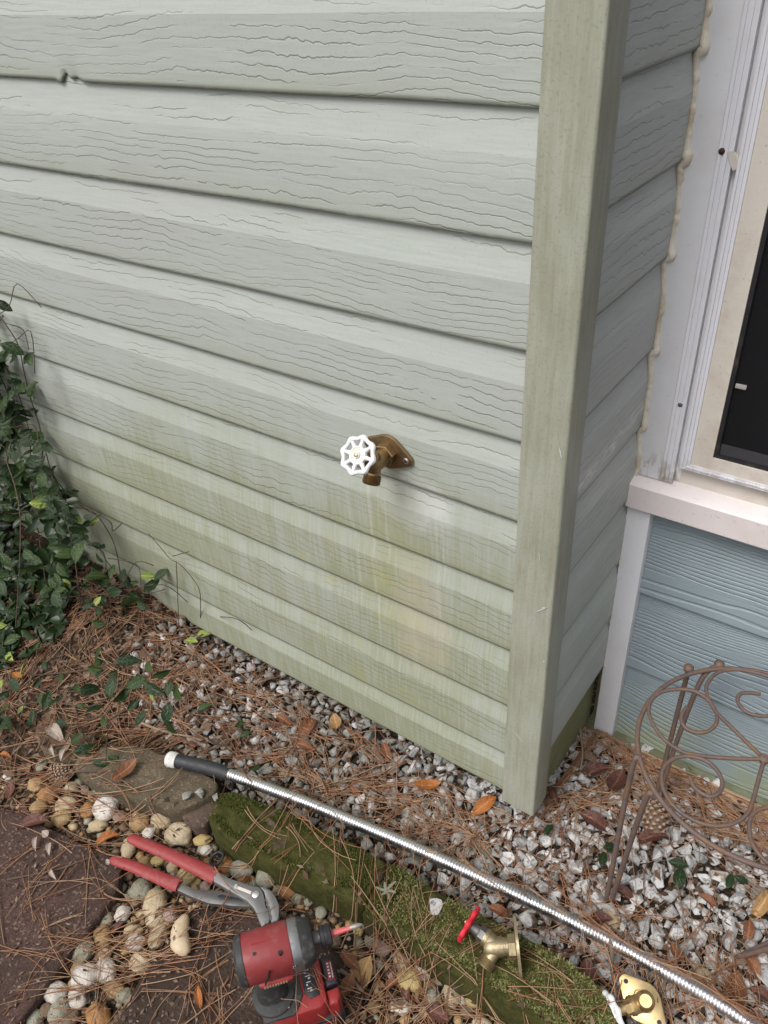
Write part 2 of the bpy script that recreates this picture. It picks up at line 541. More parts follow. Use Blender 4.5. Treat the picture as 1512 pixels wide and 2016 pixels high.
def screen_mat():
    m = Mt('insect_screen')
    p = m.pos(); s = m.sep(p)
    gx = m.math('ABSOLUTE', m.math('SUBTRACT', m.math('FRACT', m.math('MULTIPLY', s[0], 620.0)), 0.5))
    gzv = m.math('ABSOLUTE', m.math('SUBTRACT', m.math('FRACT', m.math('MULTIPLY', s[2], 620.0)), 0.5))
    g = m.math('MAXIMUM', m.mr(gx, 0.30, 0.42), m.mr(gzv, 0.30, 0.42))
    dust = m.noise(p, 220.0, 3, 0.8)
    c = m.mix(m.mr(dust, 0.70, 0.76, 0, 0.5), (0.012, 0.012, 0.014), (0.30, 0.29, 0.27))
    m.fin(c, 0.55, 0, 0.3)
    tr = m.n("ShaderNodeBsdfTransparent"); mx = m.n("ShaderNodeMixShader")
    mx.inputs[0].default_value = 0.5                                # half of the mesh is open
    m.t.links.new(tr.outputs[0], mx.inputs[1]); m.t.links.new(m.b.outputs[0], mx.inputs[2])
    m.t.links.new(mx.outputs[0], m.out.inputs['Surface'])
    return m.m
M['screen'] = screen_mat()
M['hem'] = plain('grey_screen_hem', (0.035, 0.034, 0.038), 0.6, 0, (0.08, 0.075, 0.07), 0.6, 200)
M['hem_tab'] = plain('pale_plastic_tab', (0.34, 0.33, 0.32), 0.5)
M['gasket'] = plain('black_gasket', (0.012, 0.012, 0.014), 0.5)
M['dark_room'] = plain('dark_room', (0.015, 0.015, 0.016), 0.9)
def glass_mat():
    m = Mt('window_glass')
    m.b.inputs['Transmission Weight'].default_value = 1.0
    return m.fin((0.9, 0.95, 0.95), 0.02)
M['glass'] = glass_mat()

def soil():
    m = Mt('soil_and_humus')
    p = m.pos()
    a = m.noise(p, 28.0, 6, 0.7); b = m.voro(p, 190.0, 'F1', 1); bb = m.sep(b)[0]
    c = m.ramp(a, [(0.25, (0.016, 0.012, 0.009)), (0.5, (0.036, 0.026, 0.019)), (0.75, (0.08, 0.053, 0.036))])
    c = m.mix(m.mr(bb, 0.8, 0.85, 0, 0.7), c, (0.19, 0.115, 0.07))
    c = m.mix(m.mr(bb, 0.06, 0.03, 0, 0.6), c, (0.26, 0.22, 0.18))
    m.bump(m.math('ADD', m.noise(p, 160.0, 4, 0.7), m.voro(p, 190.0)), 0.9, 0.006)
    return m.fin(c, 0.95, 0, 0.08)
M['soil'] = soil()

def marble(name, a, b, fleck, dirt):
    m = Mt(name)
    r = m.rand()
    p = m.vadd(m.pos(), m.comb(m.math('MULTIPLY', r, 9.0), 0.0, m.math('MULTIPLY', r, 5.0)))
    c = m.mix(r, a, b)
    n1 = m.noise(p, 150.0, 4, 0.75, 0.6)
    n2 = m.noise(p, 70.0, 3, 0.6)
    c = m.mix(m.mr(n1, 0.50, 0.66, 0.0, 0.85), c, fleck)
    c = m.mix(m.mr(n2, 0.5, 0.72, 0.0, dirt), c, (0.15, 0.125, 0.085))
    m.bump(m.noise(p, 260.0, 3, 0.7), 0.6, 0.002)
    return m.fin(c, 0.6, 0, 0.25)
M['gravel'] = marble('white_marble_chip', (0.58, 0.57, 0.555), (0.33, 0.33, 0.325), (0.09, 0.09, 0.09), 0.45)
M['gravel_dull'] = marble('grey_dirty_chip', (0.34, 0.34, 0.315), (0.18, 0.18, 0.165), (0.06, 0.06, 0.055), 0.6)

def pebble(name, a, b, vein):
    m = Mt(name)
    r = m.rand()
    o = m.n("ShaderNodeTexCoord").outputs['Object']
    p = m.vadd(o, m.comb(m.math('MULTIPLY', r, 9.0), r, m.math('MULTIPLY', r, 5.0)))
    c = m.mix(r, a, b)
    n1 = m.noise(p, 1.6, 4, 0.65, 0.4)
    n2 = m.noise(m.vmul(p, (1, 1, 5)), 2.2, 3, 0.6, 1.0)
    c = m.mix(m.mr(n1, 0.45, 0.7, 0.0, 0.75), c, vein)
    c = m.mix(m.mr(n2, 0.62, 0.68, 0.0, 0.4), c, tuple(k * 0.45 for k in vein))
    sp = m.noise(p, 14.0, 3, 0.7)
    c = m.mix(m.mr(sp, 0.55, 0.75, 0.0, 0.4), c, tuple(k * 0.6 for k in a))
    m.bump(m.noise(p, 6.0, 4, 0.6), 0.35, 0.05)
    return m.fin(c, 0.5, 0, 0.4)
M['p_cream'] = pebble('cream_pebble', (0.50, 0.42, 0.29), (0.42, 0.33, 0.21), (0.40, 0.28, 0.13))
M['p_tan'] = pebble('tan_pebble', (0.40, 0.28, 0.14), (0.32, 0.21, 0.10), (0.28, 0.15, 0.05))
M['p_white'] = pebble('white_pebble', (0.58, 0.54, 0.49), (0.52, 0.47, 0.41), (0.42, 0.35, 0.28))
M['p_yellow'] = pebble('yellow_pebble', (0.42, 0.31, 0.11), (0.38, 0.29, 0.14), (0.50, 0.40, 0.20))
M['p_orange'] = pebble('orange_brown_pebble', (0.34, 0.17, 0.055), (0.28, 0.14, 0.06), (0.20, 0.09, 0.03))
M['p_grey'] = pebble('grey_green_pebble', (0.24, 0.23, 0.165), (0.30, 0.29, 0.23), (0.15, 0.145, 0.10))
M['p_pink'] = pebble('pinkish_pebble', (0.36, 0.25, 0.21), (0.32, 0.23, 0.19), (0.24, 0.16, 0.14))
M['p_brown'] = pebble('brown_pebble', (0.20, 0.13, 0.075), (0.16, 0.11, 0.07), (0.10, 0.065, 0.04))

def paver_mat(name, c0, c1):
    m = Mt(name)
    p = m.pos()
    a = m.noise(p, 16.0, 5, 0.65); g = m.noise(p, 420.0, 2, 0.7); w = m.noise(p, 60.0, 5, 0.8)
    c = m.mix(m.mr(a, 0.35, 0.65), c0, c1)
    b2 = m.noise(p, 7.0, 5, 0.7)
    c = m.mix(m.mr(b2, 0.48, 0.66, 0.0, 0.75), c, tuple(k * 0.45 for k in c1))
    c = m.mix(m.mr(g, 0.35, 0.62, 0.0, 0.75), c, tuple(k * 0.35 for k in c0))
    v = m.voro(p, 300.0, 'F1', 1)
    c = m.mix(m.mr(m.sep(v)[0], 0.93, 0.95, 0, 0.5), c, (0.24, 0.18, 0.16))
    c = m.mix(m.mr(w, 0.715, 0.74, 0.0, 0.8), c, (0.48, 0.45, 0.43))
    m.bump(m.math('ADD', m.noise(p, 300.0, 4, 0.8), m.math('MULTIPLY', m.noise(p, 70.0, 3), 0.8)), 0.8, 0.003)
    return m.fin(c, 0.88, 0, 0.12)
M['paver'] = paver_mat('red_brown_paver', (0.130, 0.078, 0.066), (0.070, 0.050, 0.040))
M['paver_dark'] = paver_mat('dark_wet_paver', (0.090, 0.062, 0.050), (0.060, 0.043, 0.033))
M['edging'] = paver_mat('weathered_edging_stone', (0.20, 0.155, 0.105), (0.125, 0.105, 0.068))
M['edging_pink'] = paver_mat('pinkish_edging_stone', (0.21, 0.145, 0.12), (0.12, 0.085, 0.06))

def moss_stone(name):
    m = Mt(name)
    p = m.pos(); s = m.sep(p)
    a = m.noise(p, 22.0, 5, 0.65)
    stone = m.mix(m.mr(m.noise(p, 40.0, 4, 0.7), 0.35, 0.7), (0.085, 0.062, 0.042), (0.19, 0.125, 0.10))
    ms = m.mix(m.mr(m.noise(p, 60.0, 4, 0.7), 0.3, 0.7), (0.038, 0.042, 0.009), (0.085, 0.080, 0.022))
    c = m.mix(m.mr(a, 0.32, 0.43), stone, ms)
    m.bump(m.math('ADD', m.noise(p, 350.0, 4, 0.8), m.noise(p, 90.0, 3)), 1.0, 0.004)
    return m.fin(c, 0.95, 0, 0.2)
M['moss_stone'] = moss_stone('moss_covered_stone')
def blade_mat(name, stops, rough=0.8):
    m = Mt(name)
    c = m.ramp(m.rand(), stops)
    return m.fin(c, rough, 0, 0.25)
M['moss_dark'] = blade_mat('dark_green_moss', [(0, (0.020, 0.028, 0.005)), (0.5, (0.050, 0.060, 0.009)), (0.85, (0.090, 0.098, 0.018)), (1, (0.12, 0.10, 0.04))])
M['moss_pale'] = blade_mat('pale_grassy_moss', [(0, (0.055, 0.058, 0.016)), (0.45, (0.115, 0.122, 0.032)), (0.8, (0.20, 0.20, 0.070)), (1, (0.30, 0.26, 0.15))])
M['needle'] = blade_mat('russet_pine_needle', [(0, (0.18, 0.075, 0.040)), (0.4, (0.31, 0.145, 0.078)), (0.7, (0.40, 0.21, 0.115)), (0.9, (0.46, 0.29, 0.18)), (1, (0.21, 0.13, 0.09))], 0.5)
M['needle_tan'] = blade_mat('tan_pine_needle', [(0, (0.30, 0.19, 0.11)), (0.5, (0.42, 0.28, 0.165)), (1, (0.25, 0.165, 0.11))], 0.5)
M['litter'] = blade_mat('leaf_litter_flakes', [(0, (0.035, 0.022, 0.015)), (0.4, (0.09, 0.05, 0.03)), (0.75, (0.16, 0.10, 0.065)), (1, (0.22, 0.17, 0.13))])

def leaf_mat(name, c0, c1, rough=0.36, vein=None, spec=0.24):
    m = Mt(name)
    r = m.rand()
    o = m.obj(); s = m.sep(o)
    c = m.mix(r, c0, c1)
    mid = m.mr(m.math('ABSOLUTE', s[1]), 0.012, 0.035, 0.6, 0.0)
    c = m.mix(mid, c, vein or tuple(k * 1.8 for k in c1))
    n1 = m.noise(m.vmul(o, (3, 5, 3)), 1.0, 3, 0.6)
    c = m.mix(m.mr(n1, 0.4, 0.7, 0, 0.25), c, tuple(k * 0.6 for k in c0))
    m.bump(m.noise(m.vmul(o, (6, 12, 6)), 1.0, 2), 0.25, 0.05)
    return m.fin(c, rough, 0, spec)
M['leaf_dark'] = leaf_mat('dark_glossy_leaf', (0.010, 0.023, 0.007), (0.020, 0.037, 0.011))
M['leaf_mid'] = leaf_mat('mid_green_leaf', (0.020, 0.038, 0.009), (0.033, 0.056, 0.014))
M['leaf_lime'] = leaf_mat('yellow_green_leaf', (0.15, 0.21, 0.035), (0.24, 0.28, 0.075), 0.4)
M['dry_brown'] = leaf_mat('dry_brown_leaf', (0.15, 0.062, 0.030), (0.20, 0.085, 0.042), 0.5)
M['dry_dark'] = leaf_mat('dark_red_brown_leaf', (0.085, 0.036, 0.026), (0.11, 0.048, 0.035), 0.45)
M['dry_orange'] = leaf_mat('orange_dry_leaf', (0.33, 0.125, 0.030), (0.28, 0.10, 0.03), 0.5)
M['dry_tan'] = leaf_mat('tan_dry_leaf', (0.36, 0.23, 0.10), (0.30, 0.18, 0.075), 0.55)
M['dry_grey'] = leaf_mat('grey_dry_leaf', (0.33, 0.27, 0.23), (0.28, 0.23, 0.19), 0.6)
M['stem'] = plain('brown_vine_stem', (0.085, 0.055, 0.038), 0.7, 0, amt=0.4)
M['twig'] = plain('tan_twig', (0.27, 0.19, 0.115), 0.7, 0, amt=0.5)
M['twig_dark'] = plain('grey_brown_twig', (0.15, 0.115, 0.085), 0.8, 0, amt=0.5)

M['brass'] = plain('new_brass', (0.60, 0.45, 0.23), 0.34, 1.0, (0.35, 0.22, 0.08), 0.5, 90)
M['brass_old'] = plain('bronzed_brass', (0.33, 0.235, 0.128), 0.36, 1.0, (0.15, 0.10, 0.05), 0.6, 90)
M['brass_dull'] = plain('dull_cast_brass', (0.40, 0.33, 0.21), 0.45, 1.0, (0.20, 0.16, 0.10), 0.6, 160, 0.4)
M['steel'] = plain('worn_steel', (0.25, 0.247, 0.245), 0.48, 0.85, (0.22, 0.20, 0.18), 0.5, 70, 0.25)
M['steel_dark'] = plain('greasy_steel', (0.17, 0.165, 0.16), 0.5, 0.85, (0.13, 0.11, 0.09), 0.6, 70, 0.25)
M['chrome'] = plain('chrome_spiral', (0.66, 0.66, 0.67), 0.24, 1.0, (0.35, 0.34, 0.33), 0.25, 50, 0.0)
M['black_rubber'] = plain('black_tape', (0.020, 0.021, 0.024), 0.5, 0, (0.06, 0.055, 0.05), 0.4, 90)
M['tape'] = plain('white_tape', (0.62, 0.61, 0.58), 0.6, 0, (0.30, 0.27, 0.22), 0.6, 80)
M['white_wheel'] = plain('white_cast_wheel', (0.66, 0.66, 0.67), 0.35, 0, (0.52, 0.46, 0.40), 0.25, 120)
M['red_wheel'] = plain('red_cast_wheel', (0.55, 0.018, 0.035), 0.32, 0, (0.20, 0.02, 0.02), 0.3, 120)
M['grip'] = plain('red_dipped_grip', (0.25, 0.030, 0.030), 0.5, 0, (0.26, 0.13, 0.12), 0.75, 55, 0.3)
M['red_plastic'] = plain('scuffed_red_plastic', (0.215, 0.026, 0.028), 0.45, 0, (0.22, 0.085, 0.075), 0.7, 45, 0.2)
M['red_bright'] = plain('bright_red_plastic', (0.27, 0.022, 0.023), 0.38, 0, (0.30, 0.07, 0.06), 0.4, 60)
M['rubber_grey'] = plain('dusty_black_rubber', (0.028, 0.028, 0.028), 0.6, 0, (0.13, 0.12, 0.105), 0.8, 60, 0.3)
M['black_plastic'] = plain('black_plastic', (0.016, 0.016, 0.020), 0.38, 0, (0.07, 0.065, 0.06), 0.4, 70)
M['nose'] = plain('scuffed_alloy_nose', (0.34, 0.34, 0.34), 0.36, 0.9, (0.07, 0.07, 0.068), 0.8, 45, 0.3)
M['print'] = plain('pale_print', (0.50, 0.50, 0.49), 0.5, 0, amt=0.5, scale=300)
M['print_gold'] = plain('worn_outline_print', (0.30, 0.25, 0.15), 0.5, 0, amt=0.3)
M['dark_red'] = plain('dark_red_label', (0.16, 0.012, 0.020), 0.4)
M['pink'] = plain('pink_bit', (0.62, 0.13, 0.13), 0.35)
M['tip'] = plain('bit_tip', (0.40, 0.37, 0.33), 0.4, 0.7)
M['screw'] = plain('zinc_screw', (0.68, 0.68, 0.66), 0.32, 1.0, amt=0.2)
M['rusty_screw'] = plain('rusty_screw', (0.05, 0.025, 0.018), 0.7, 0.2, (0.14, 0.05, 0.02), 0.6, 300)
def rust_mat():
    m = Mt('rusty_wire')
    p = m.pos()
    a = m.noise(p, 45.0, 5, 0.7); b = m.noise(p, 260.0, 3, 0.7)
    c = m.ramp(a, [(0.3, (0.105, 0.075, 0.070)), (0.5, (0.140, 0.098, 0.085)), (0.62, (0.17, 0.10, 0.055)), (0.75, (0.30, 0.17, 0.08))])
    c = m.mix(m.mr(b, 0.5, 0.75, 0, 0.6), c, (0.06, 0.045, 0.04))
    m.bump(b, 0.5, 0.001)
    return m.fin(c, 0.65, 0.15, 0.35)
M['rust'] = rust_mat()
M['cone'] = plain('pine_cone_scale', (0.17, 0.105, 0.07), 0.65, 0, (0.07, 0.04, 0.03), 0.6, 200)
M['cone_tip'] = plain('pine_cone_tip', (0.34, 0.26, 0.19), 0.65, 0, (0.12, 0.08, 0.05), 0.4, 200)
M['lichen'] = plain('grey_lichen', (0.20, 0.21, 0.15), 0.9, 0, (0.2, 0.2, 0.13), 0.5, 200)

# ------------------------------------------------------------------ ground
HX0, HY0, HS = -1.6, -1.0, 0.003
HNX, HNY = 820, 520
GX = HX0 + HS * np.arange(HNX); GY = HY0 + HS * np.arange(HNY)
HX, HY = np.meshgrid(GX, GY)
HM = gz(HX, HY)
def stamp(x, y, r, top, base=None):
    i0, i1 = int((x - r - HX0) / HS), int((x + r - HX0) / HS) + 2
    j0, j1 = int((y - r - HY0) / HS), int((y + r - HY0) / HS) + 2
    i0, j0 = max(i0, 0), max(j0, 0)
    i1, j1 = min(i1, HNX), min(j1, HNY)
    if i1 <= i0 or j1 <= j0: return
    d2 = ((HX[j0:j1, i0:i1] - x) ** 2 + (HY[j0:j1, i0:i1] - y) ** 2) / (r * r)
    b = gz(x, y) if base is None else base
    h = np.where(d2 < 1, b + (top - b) * np.sqrt(np.maximum(1 - d2, 0)), -9)
    HM[j0:j1, i0:i1] = np.maximum(HM[j0:j1, i0:i1], h)
def stamp_poly(poly, top):
    pts = np.stack([HX.ravel(), HY.ravel()], 1)
    HM[in_poly(pts, poly).reshape(HM.shape)] = np.maximum(HM, top)[in_poly(pts, poly).reshape(HM.shape)]
def height(x, y):
    i = np.clip(((np.asarray(x) - HX0) / HS).astype(int), 0, HNX - 1)
    j = np.clip(((np.asarray(y) - HY0) / HS).astype(int), 0, HNY - 1)
    return HM[j, i]

def build_ground():
    xs = np.concatenate([[-25, -12, -6, -3, -2.2], np.linspace(-1.7, 0.9, 150), [1.3, 2, 4, 9, 20]])
    ys = np.concatenate([[-25, -12, -6, -3, -1.6], np.linspace(-1.1, 0.5, 100), [0.9, 2, 5, 12, 25]])
    X, Y = np.meshgrid(xs, ys)
    Z = gz(X, Y)
    nz = np.array([mnoise.noise(Vector((x * 22, y * 22, 0))) for x, y in zip(X.ravel(), Y.ravel())]).reshape(X.shape)
    Z = Z + nz * 0.004
    V = np.stack([X.ravel(), Y.ravel(), Z.ravel()], 1)
    w = len(xs)
    i, j = np.meshgrid(np.arange(w - 1), np.arange(len(ys) - 1))
    a = (j * w + i).ravel()
    o = link('ground', fast_mesh('ground', V, np.stack([a, a + 1, a + w + 1, a + w], 1), M['soil']))
    tag(o, 'dark brown soil strewn with pine litter', None, None, 'structure')
build_ground()

# ------------------------------------------------------------------ walls
def board_mesh(name, u0, u1, zb, zt, mat, face, prof, seg, seed, wave=0.0012, nick=None):
    """a lap board; face(u, out, z) gives the world point; prof: list of (out, fraction of height)"""
    V, across = [], []
    us = np.linspace(u0, u1, seg + 1)
    if nick is not None:                                           # a crumpled spot in the lower lip
        us = np.sort(np.r_[us, np.linspace(nick - 0.04, nick + 0.04, 33)]); seg = len(us) - 1
    n = len(prof)
    for u in us:
        w = wave * mnoise.noise(Vector((u * 2.3, seed * 7.1, 0))) + wave * 0.5 * mnoise.noise(Vector((u * 7, seed * 3.3, 4)))
        w2 = 0.0016 * mnoise.noise(Vector((u * 1.7, seed * 5.7, 9)))
        nk = 0.0
        if nick is not None:
            q = u - nick
            nk = 0.0075 * math.exp(-((q + 0.004) / 0.007) ** 2) + 0.004 * math.exp(-((q - 0.016) / 0.010) ** 2) - 0.003 * math.exp(-((q + 0.018) / 0.006) ** 2)
        for out, fr in prof:
            kf = max(0.0, 1 - fr / 0.16) if nk else 0.0
            V.append(face(u, out + w2 * (1 if out > 0.003 else 0) - max(nk, 0) * 0.45 * kf, zb + (zt - zb) * fr + w * (1 if fr < 0.9 else 0) + nk * kf))
            across.append(min(max(fr, 0), 1))
    Fs = []
    for i in range(seg):
        for k in range(n - 1):
            Fs.append((i * n + k, (i + 1) * n + k, (i + 1) * n + k + 1, i * n + k + 1))
    Fs.append(tuple(range(n)))
    Fs.append(tuple(seg * n + k for k in range(n - 1, -1, -1)))
    me = mesh(name, V, Fs, mat, True)
    at = me.attributes.new('across', 'FLOAT', 'POINT')
    at.data.foreach_set('value', across)
    me.set_sharp_from_angle(angle=math.radians(11))
    return me

DUTCH = [(0.0, 0.010), (0.0080, 0.0), (0.0094, 0.003), (0.0099, 0.014), (0.0101, 0.03), (0.0102, 0.05), (0.0103, 0.10), (0.0104, 0.35), (0.0105, 0.648), (0.0102, 0.662),
         (0.0080, 0.77), (0.0062, 0.86), (0.0050, 0.93), (0.0042, 1.02), (0.0040, 1.10), (0.0, 1.12)]
FRONT_Y = 0.0145      # plane the boards hang on
zb_front = [0.0195, 0.107, 0.2145, 0.3245, 0.4305, 0.5415, 0.651, 0.760, 0.872, 0.989, 1.100, 1.211, 1.322]
front = thing('house_wall', 'long sage green lap siding wall with a brass spigot mounted on it', 'wall', (-0.8, 0.02, 0.0))
for i in range(len(zb_front) - 1):
    me = board_mesh('siding_board', -2.2, -0.035, zb_front[i], zb_front[i + 1], M['siding'],
                    lambda u, out, z: (u, FRONT_Y - out, z), DUTCH, 90, i, nick=float(on(132, 151, 1, 0.005)[0]) if i == 9 else None)
    link('siding_board', me, front)
# corner trim: an L-shaped extrusion with rounded arris and small returns
mb = MB()
arc = [(-0.0035 + 0.0035 * math.sin(t), 0.0035 - 0.0035 * math.cos(t)) for t in np.linspace(0, math.pi / 2, 5)]
sec = [(-0.0500, 0.022), (-0.0555, 0.022), (-0.0555, 0.003), (-0.0540, 0.0005), (-0.051, 0.0)] + arc + [(0.0, 0.043), (-0.0015, 0.0455), (-0.004, 0.047), (-0.022, 0.047), (-0.022, 0.040), (-0.004, 0.040), (-0.004, 0.005), (-0.0500, 0.005)]
zs = np.linspace(0.0, 1.34, 46)
V, Fs = [], []
n = len(sec)
for z in zs:
    for x, y in sec:
        d = 0.0009 * mnoise.noise(Vector((x * 30, y * 30, z * 5)))
        V.append((x + d, y + d, z))
for i in range(len(zs) - 1):
    for k in range(n):
        k2 = (k + 1) % n
        Fs.append((i * n + k, i * n + k2, (i + 1) * n + k2, (i + 1) * n + k))
mb.add(V, Fs)
mb.build('corner_trim', M['trim'], front)
mb = MB()
for (pa, pb, w_) in [((1052, 1206), (1084, 1196), 0.0012), ((1066, 1198), (1078, 1196), 0.002), ((1072, 1300), (1086, 1312), 0.0011), ((1100, 880), (1108, 905), 0.0012), ((1012, 1440), (1030, 1462), 0.001), ((1060, 1085), (1064, 1110), 0.0009)]:
    a_, b_ = on(*pa, 1, -0.0011), on(*pb, 1, -0.0011)
    b_[0] = min(b_[0], -0.0045); a_[0] = min(a_[0], -0.0045)
    d_ = b_ - a_; n_ = np.array([-d_[2], 0, d_[0]]); n_ /= np.linalg.norm(n_)
    q = [a_ + n_ * w_ * .2, a_ + d_ * .3 + n_ * w_ * .6, a_ + d_ * .7 + n_ * w_ * .3, b_, a_ + d_ * .75 - n_ * w_ * .4, a_ + d_ * .35 - n_ * w_ * .2]
    mb.add(q, [(0, 1, 2, 3, 4, 5)])
mb.build('scrape', M['white'], front, smooth=False)
# dark foundation behind the bottom board
mb = MB(); mb.box((-2.2, 0.06, -0.2), (-0.06, 0.09, 0.06)); mb.build('foundation', M['mossy_concrete'], front)

ret = thing('house_wall', 'narrow shaded return wall of sage siding beside the white window casing', 'wall', (0.0, 0.15, 0.0))
zb_side = [0.105, 0.220, 0.335, 0.450, 0.5615, 0.6735, 0.7915, 0.898, 1.0065, 1.115, 1.225, 1.335]
D = 0.2688
for i in range(len(zb_side) - 1):
    me = board_mesh('siding_board', 0.030, D - 0.001, zb_side[i], zb_side[i + 1], M['siding_side'],
                    lambda u, out, z: (-0.0130 + out, u, z), DUTCH, 12, i + 40, 0.0006)
    link('siding_board', me, ret)
mb = MB()
mb.box((-0.045, 0.05, -0.12), (-0.020, D, 0.118))
mb.build('skirt_board', M['mossy_wood'], ret)
# backing so that no light comes through the corner
mb = MB(); mb.box((-0.07, 0.052, 0.12), (-0.019, D + 0.3, 1.335)); mb.build('sheathing', M['mossy_wood'], ret)

# caulk bead: lumpy line in the inside corner, fatter at each lap
def caulk_bead(z0, z1, x, y, r0, mat, parent, seed):
    pts, rad = [], []
    for z in np.arange(z0, z1, 0.0035):
        nb = min([abs(z - q) for q in zb_side])
        w = math.exp(-(nb / 0.012) ** 2)
        # the lapped profile moves the bead out and in
        k = [q for q in zb_side if q <= z]
        fr = min(1.0, (z - k[-1]) / 0.112) if k else 0.2
        prof_out = 0.0103 if fr < 0.65 else 0.0103 - 0.0075 * min(1, (fr - 0.65) / 0.35)
        nn = mnoise.noise(Vector((z * 40, seed, 0)))
        n2 = mnoise.noise(Vector((z * 130, seed, 3))); n3 = mnoise.noise(Vector((z * 300, seed, 8)))
        pts.append((x - 0.0103 + prof_out + 0.0016 * nn + 0.0016 * n2 + 0.002 * w, y - 0.001 * n2 - 0.002 * w, z))
        rad.append(r0 * (1 + 0.32 * nn + 0.16 * n2 + 0.12 * n3 + 0.40 * w * (1 + nn)))
    mb = MB(); mb.tube(pts, rad, 8)
    mb.build('caulk_bead', mat, parent, sharp=False)
caulk_bead(0.485, 1.33, -0.0005, D - 0.010, 0.0042, M['caulk'], ret, 1.0)
caulk_bead(0.06, 0.43, -0.004, D - 0.010, 0.0030, M['caulk'], ret, 5.0)

# window wall
win = thing('house_wall', 'teal clapboard wall under the screened window with white casing', 'wall', (0.3, D, 0.0))
TEAL = [(0.0, 0.01), (0.0105, 0.0), (0.0120, 0.006), (0.0120, 0.03), (0.003, 1.0), (0.0, 1.03)]
zt_list = [-0.050, 0.116, 0.276, 0.438]
for i in range(3):
    me = board_mesh('clapboard', 0.020, 1.4, zt_list[i], zt_list[i + 1], M['teal'], lambda u, out, z: (u, D + 0.008 - out, z), TEAL, 14, i + 80, 0.0)
    link('clapboard', me, win)
mb = MB(); mb.box((-0.018, D + 0.012, -0.2), (1.4, D + 0.05, 0.52)); mb.build('sheathing', M['mossy_wood'], win)
mb = MB(); mb.box((-0.0045, D - 0.016, -0.056), (0.0300, D + 0.008, 0.4385), bev=0.0018); mb.build('vertical_casing', M['white'], win)
# sill with sloped top
mb = MB()
prof = [(D + 0.02, 0.4400), (D - 0.026, 0.4400), (D - 0.0285, 0.4425), (D - 0.0285, 0.4790), (D - 0.0265, 0.4815), (D + 0.005, 0.4915), (D + 0.02, 0.4915)]
V = [(x, y, z) for x in (-0.0050, 0.002, 1.4) for y, z in prof]
for i, p in enumerate(prof): V[i] = (V[i][0] + 0.0005, p[0] + 0.001, p[1])
k = len(prof)
Fs = [(i * k + j, i * k + j + 1, (i + 1) * k + j + 1, (i + 1) * k + j) for i in range(2) for j in range(k - 1)] + [tuple(range(k - 1, -1, -1)), tuple(2 * k + j for j in range(k))]
mb.add(V, Fs); mb.build('window_sill', M['sill'], win)
# casing beside the track
mb = MB(); mb.box((-0.003, D - 0.012, 0.489), (0.0335, D + 0.02, 1.34), bev=0.001); jamb = mb.build('jamb_casing', M['white'], win)
# window unit with its own parts
wu = link('window', None, win)
mb = MB()
for k_, (x0, x1, dy) in enumerate([(0.0338, 0.0378, 0.013), (0.0378, 0.0400, 0.0118), (0.0400, 0.0440, 0.013), (0.0440, 0.0460, 0.0118), (0.0460, 0.0498, 0.0128)]):
    mb.box((x0, D - dy, 0.4905), (x1 - 0.0001, D + 0.02, 1.34))
mb.build('track', M['track'], wu, smooth=False)
mb = MB(); mb.box((0.0500, D - 0.004, 0.4905), (0.0565, D + 0.02, 1.34)); mb.build('track_groove', M['white'], wu)
mb = MB()
def lframe(mb, a, b, z0, z1, y0, y1, mi=0, bev=0.0008):
    """left stile and bottom rail of a frame that runs off to the right, mitred"""
    V = []
    for y in (y0, y1):
        V += [(a, y, 1.34), (b, y, 1.34), (b, y, z1), (1.3, y, z1), (1.3, y, z0), (a, y, z0)]
    Fs = [(5, 2, 1, 0), (5, 4, 3, 2), (6, 7, 8, 11), (8, 9, 10, 11), (0, 1, 7, 6), (1, 2, 8, 7), (2, 3, 9, 8), (3, 4, 10, 9), (4, 5, 11, 10), (5, 0, 6, 11)]
    mb.add(V, Fs, mi)
lframe(mb, 0.0567, 0.0600, 0.5190, 0.5205, D - 0.016, D + 0.012)
lframe(mb, 0.0601, 0.0620, 0.5206, 0.5216, D - 0.0145, D + 0.012)
lframe(mb, 0.0621, 0.0650, 0.5217, 0.5240, D - 0.0165, D + 0.012)
lframe(mb, 0.0651, 0.0690, 0.5241, 0.5270, D - 0.015, D + 0.012)
mb.build('ribbed_frame', M['track'], wu, smooth=False)
mb = MB(); lframe(mb, 0.0692, 0.0950, 0.5272, 0.5450, D - 0.0135, D + 0.012); mb.build('sash_frame', M['cream'], wu, smooth=False)
mb = MB(); lframe(mb, 0.0952, 0.1000, 0.5452, 0.5490, D - 0.0105, D + 0.012); mb.build('gasket', M['gasket'], wu, smooth=False)
mb = MB(); mb.box((0.1001, D - 0.004, 0.5491), (1.3, D - 0.003, 1.34)); mb.build('insect_screen', M['screen'], wu, smooth=False)
mb = MB(); mb.box((0.1002, D - 0.0052, 0.5492), (1.3, D - 0.0042, 0.5640)); mb.build('screen_hem', M['hem'], wu, smooth=False)  # added strip: paler look of the mesh at a glancing angle, as colour
mb = MB(); c = on(1458, 761, 1, D - 0.006); mb.box((c[0] - 0.006, D - 0.0075, c[2] - 0.0028), (c[0] + 0.007, D - 0.0045, c[2] + 0.0028), bev=0.0008); mb.build('pull_tab', M['hem_tab'], wu)
mb = MB(); mb.box((0.1001, D + 0.006, 0.5491), (1.3, D + 0.010, 1.34)); mb.build('pane', M['glass'], wu, smooth=False)
mb = MB(); mb.box((0.051, D - 0.003, 0.4880), (1.3, D + 0.012, 0.5188)); mb.build('sub_sill', M['cream'], wu, smooth=False)
mb = MB(); mb.box((0.02, D + 0.05, 0.52), (1.4, D + 0.06, 1.34)); mb.build('dark_room', M['dark_room'], win)
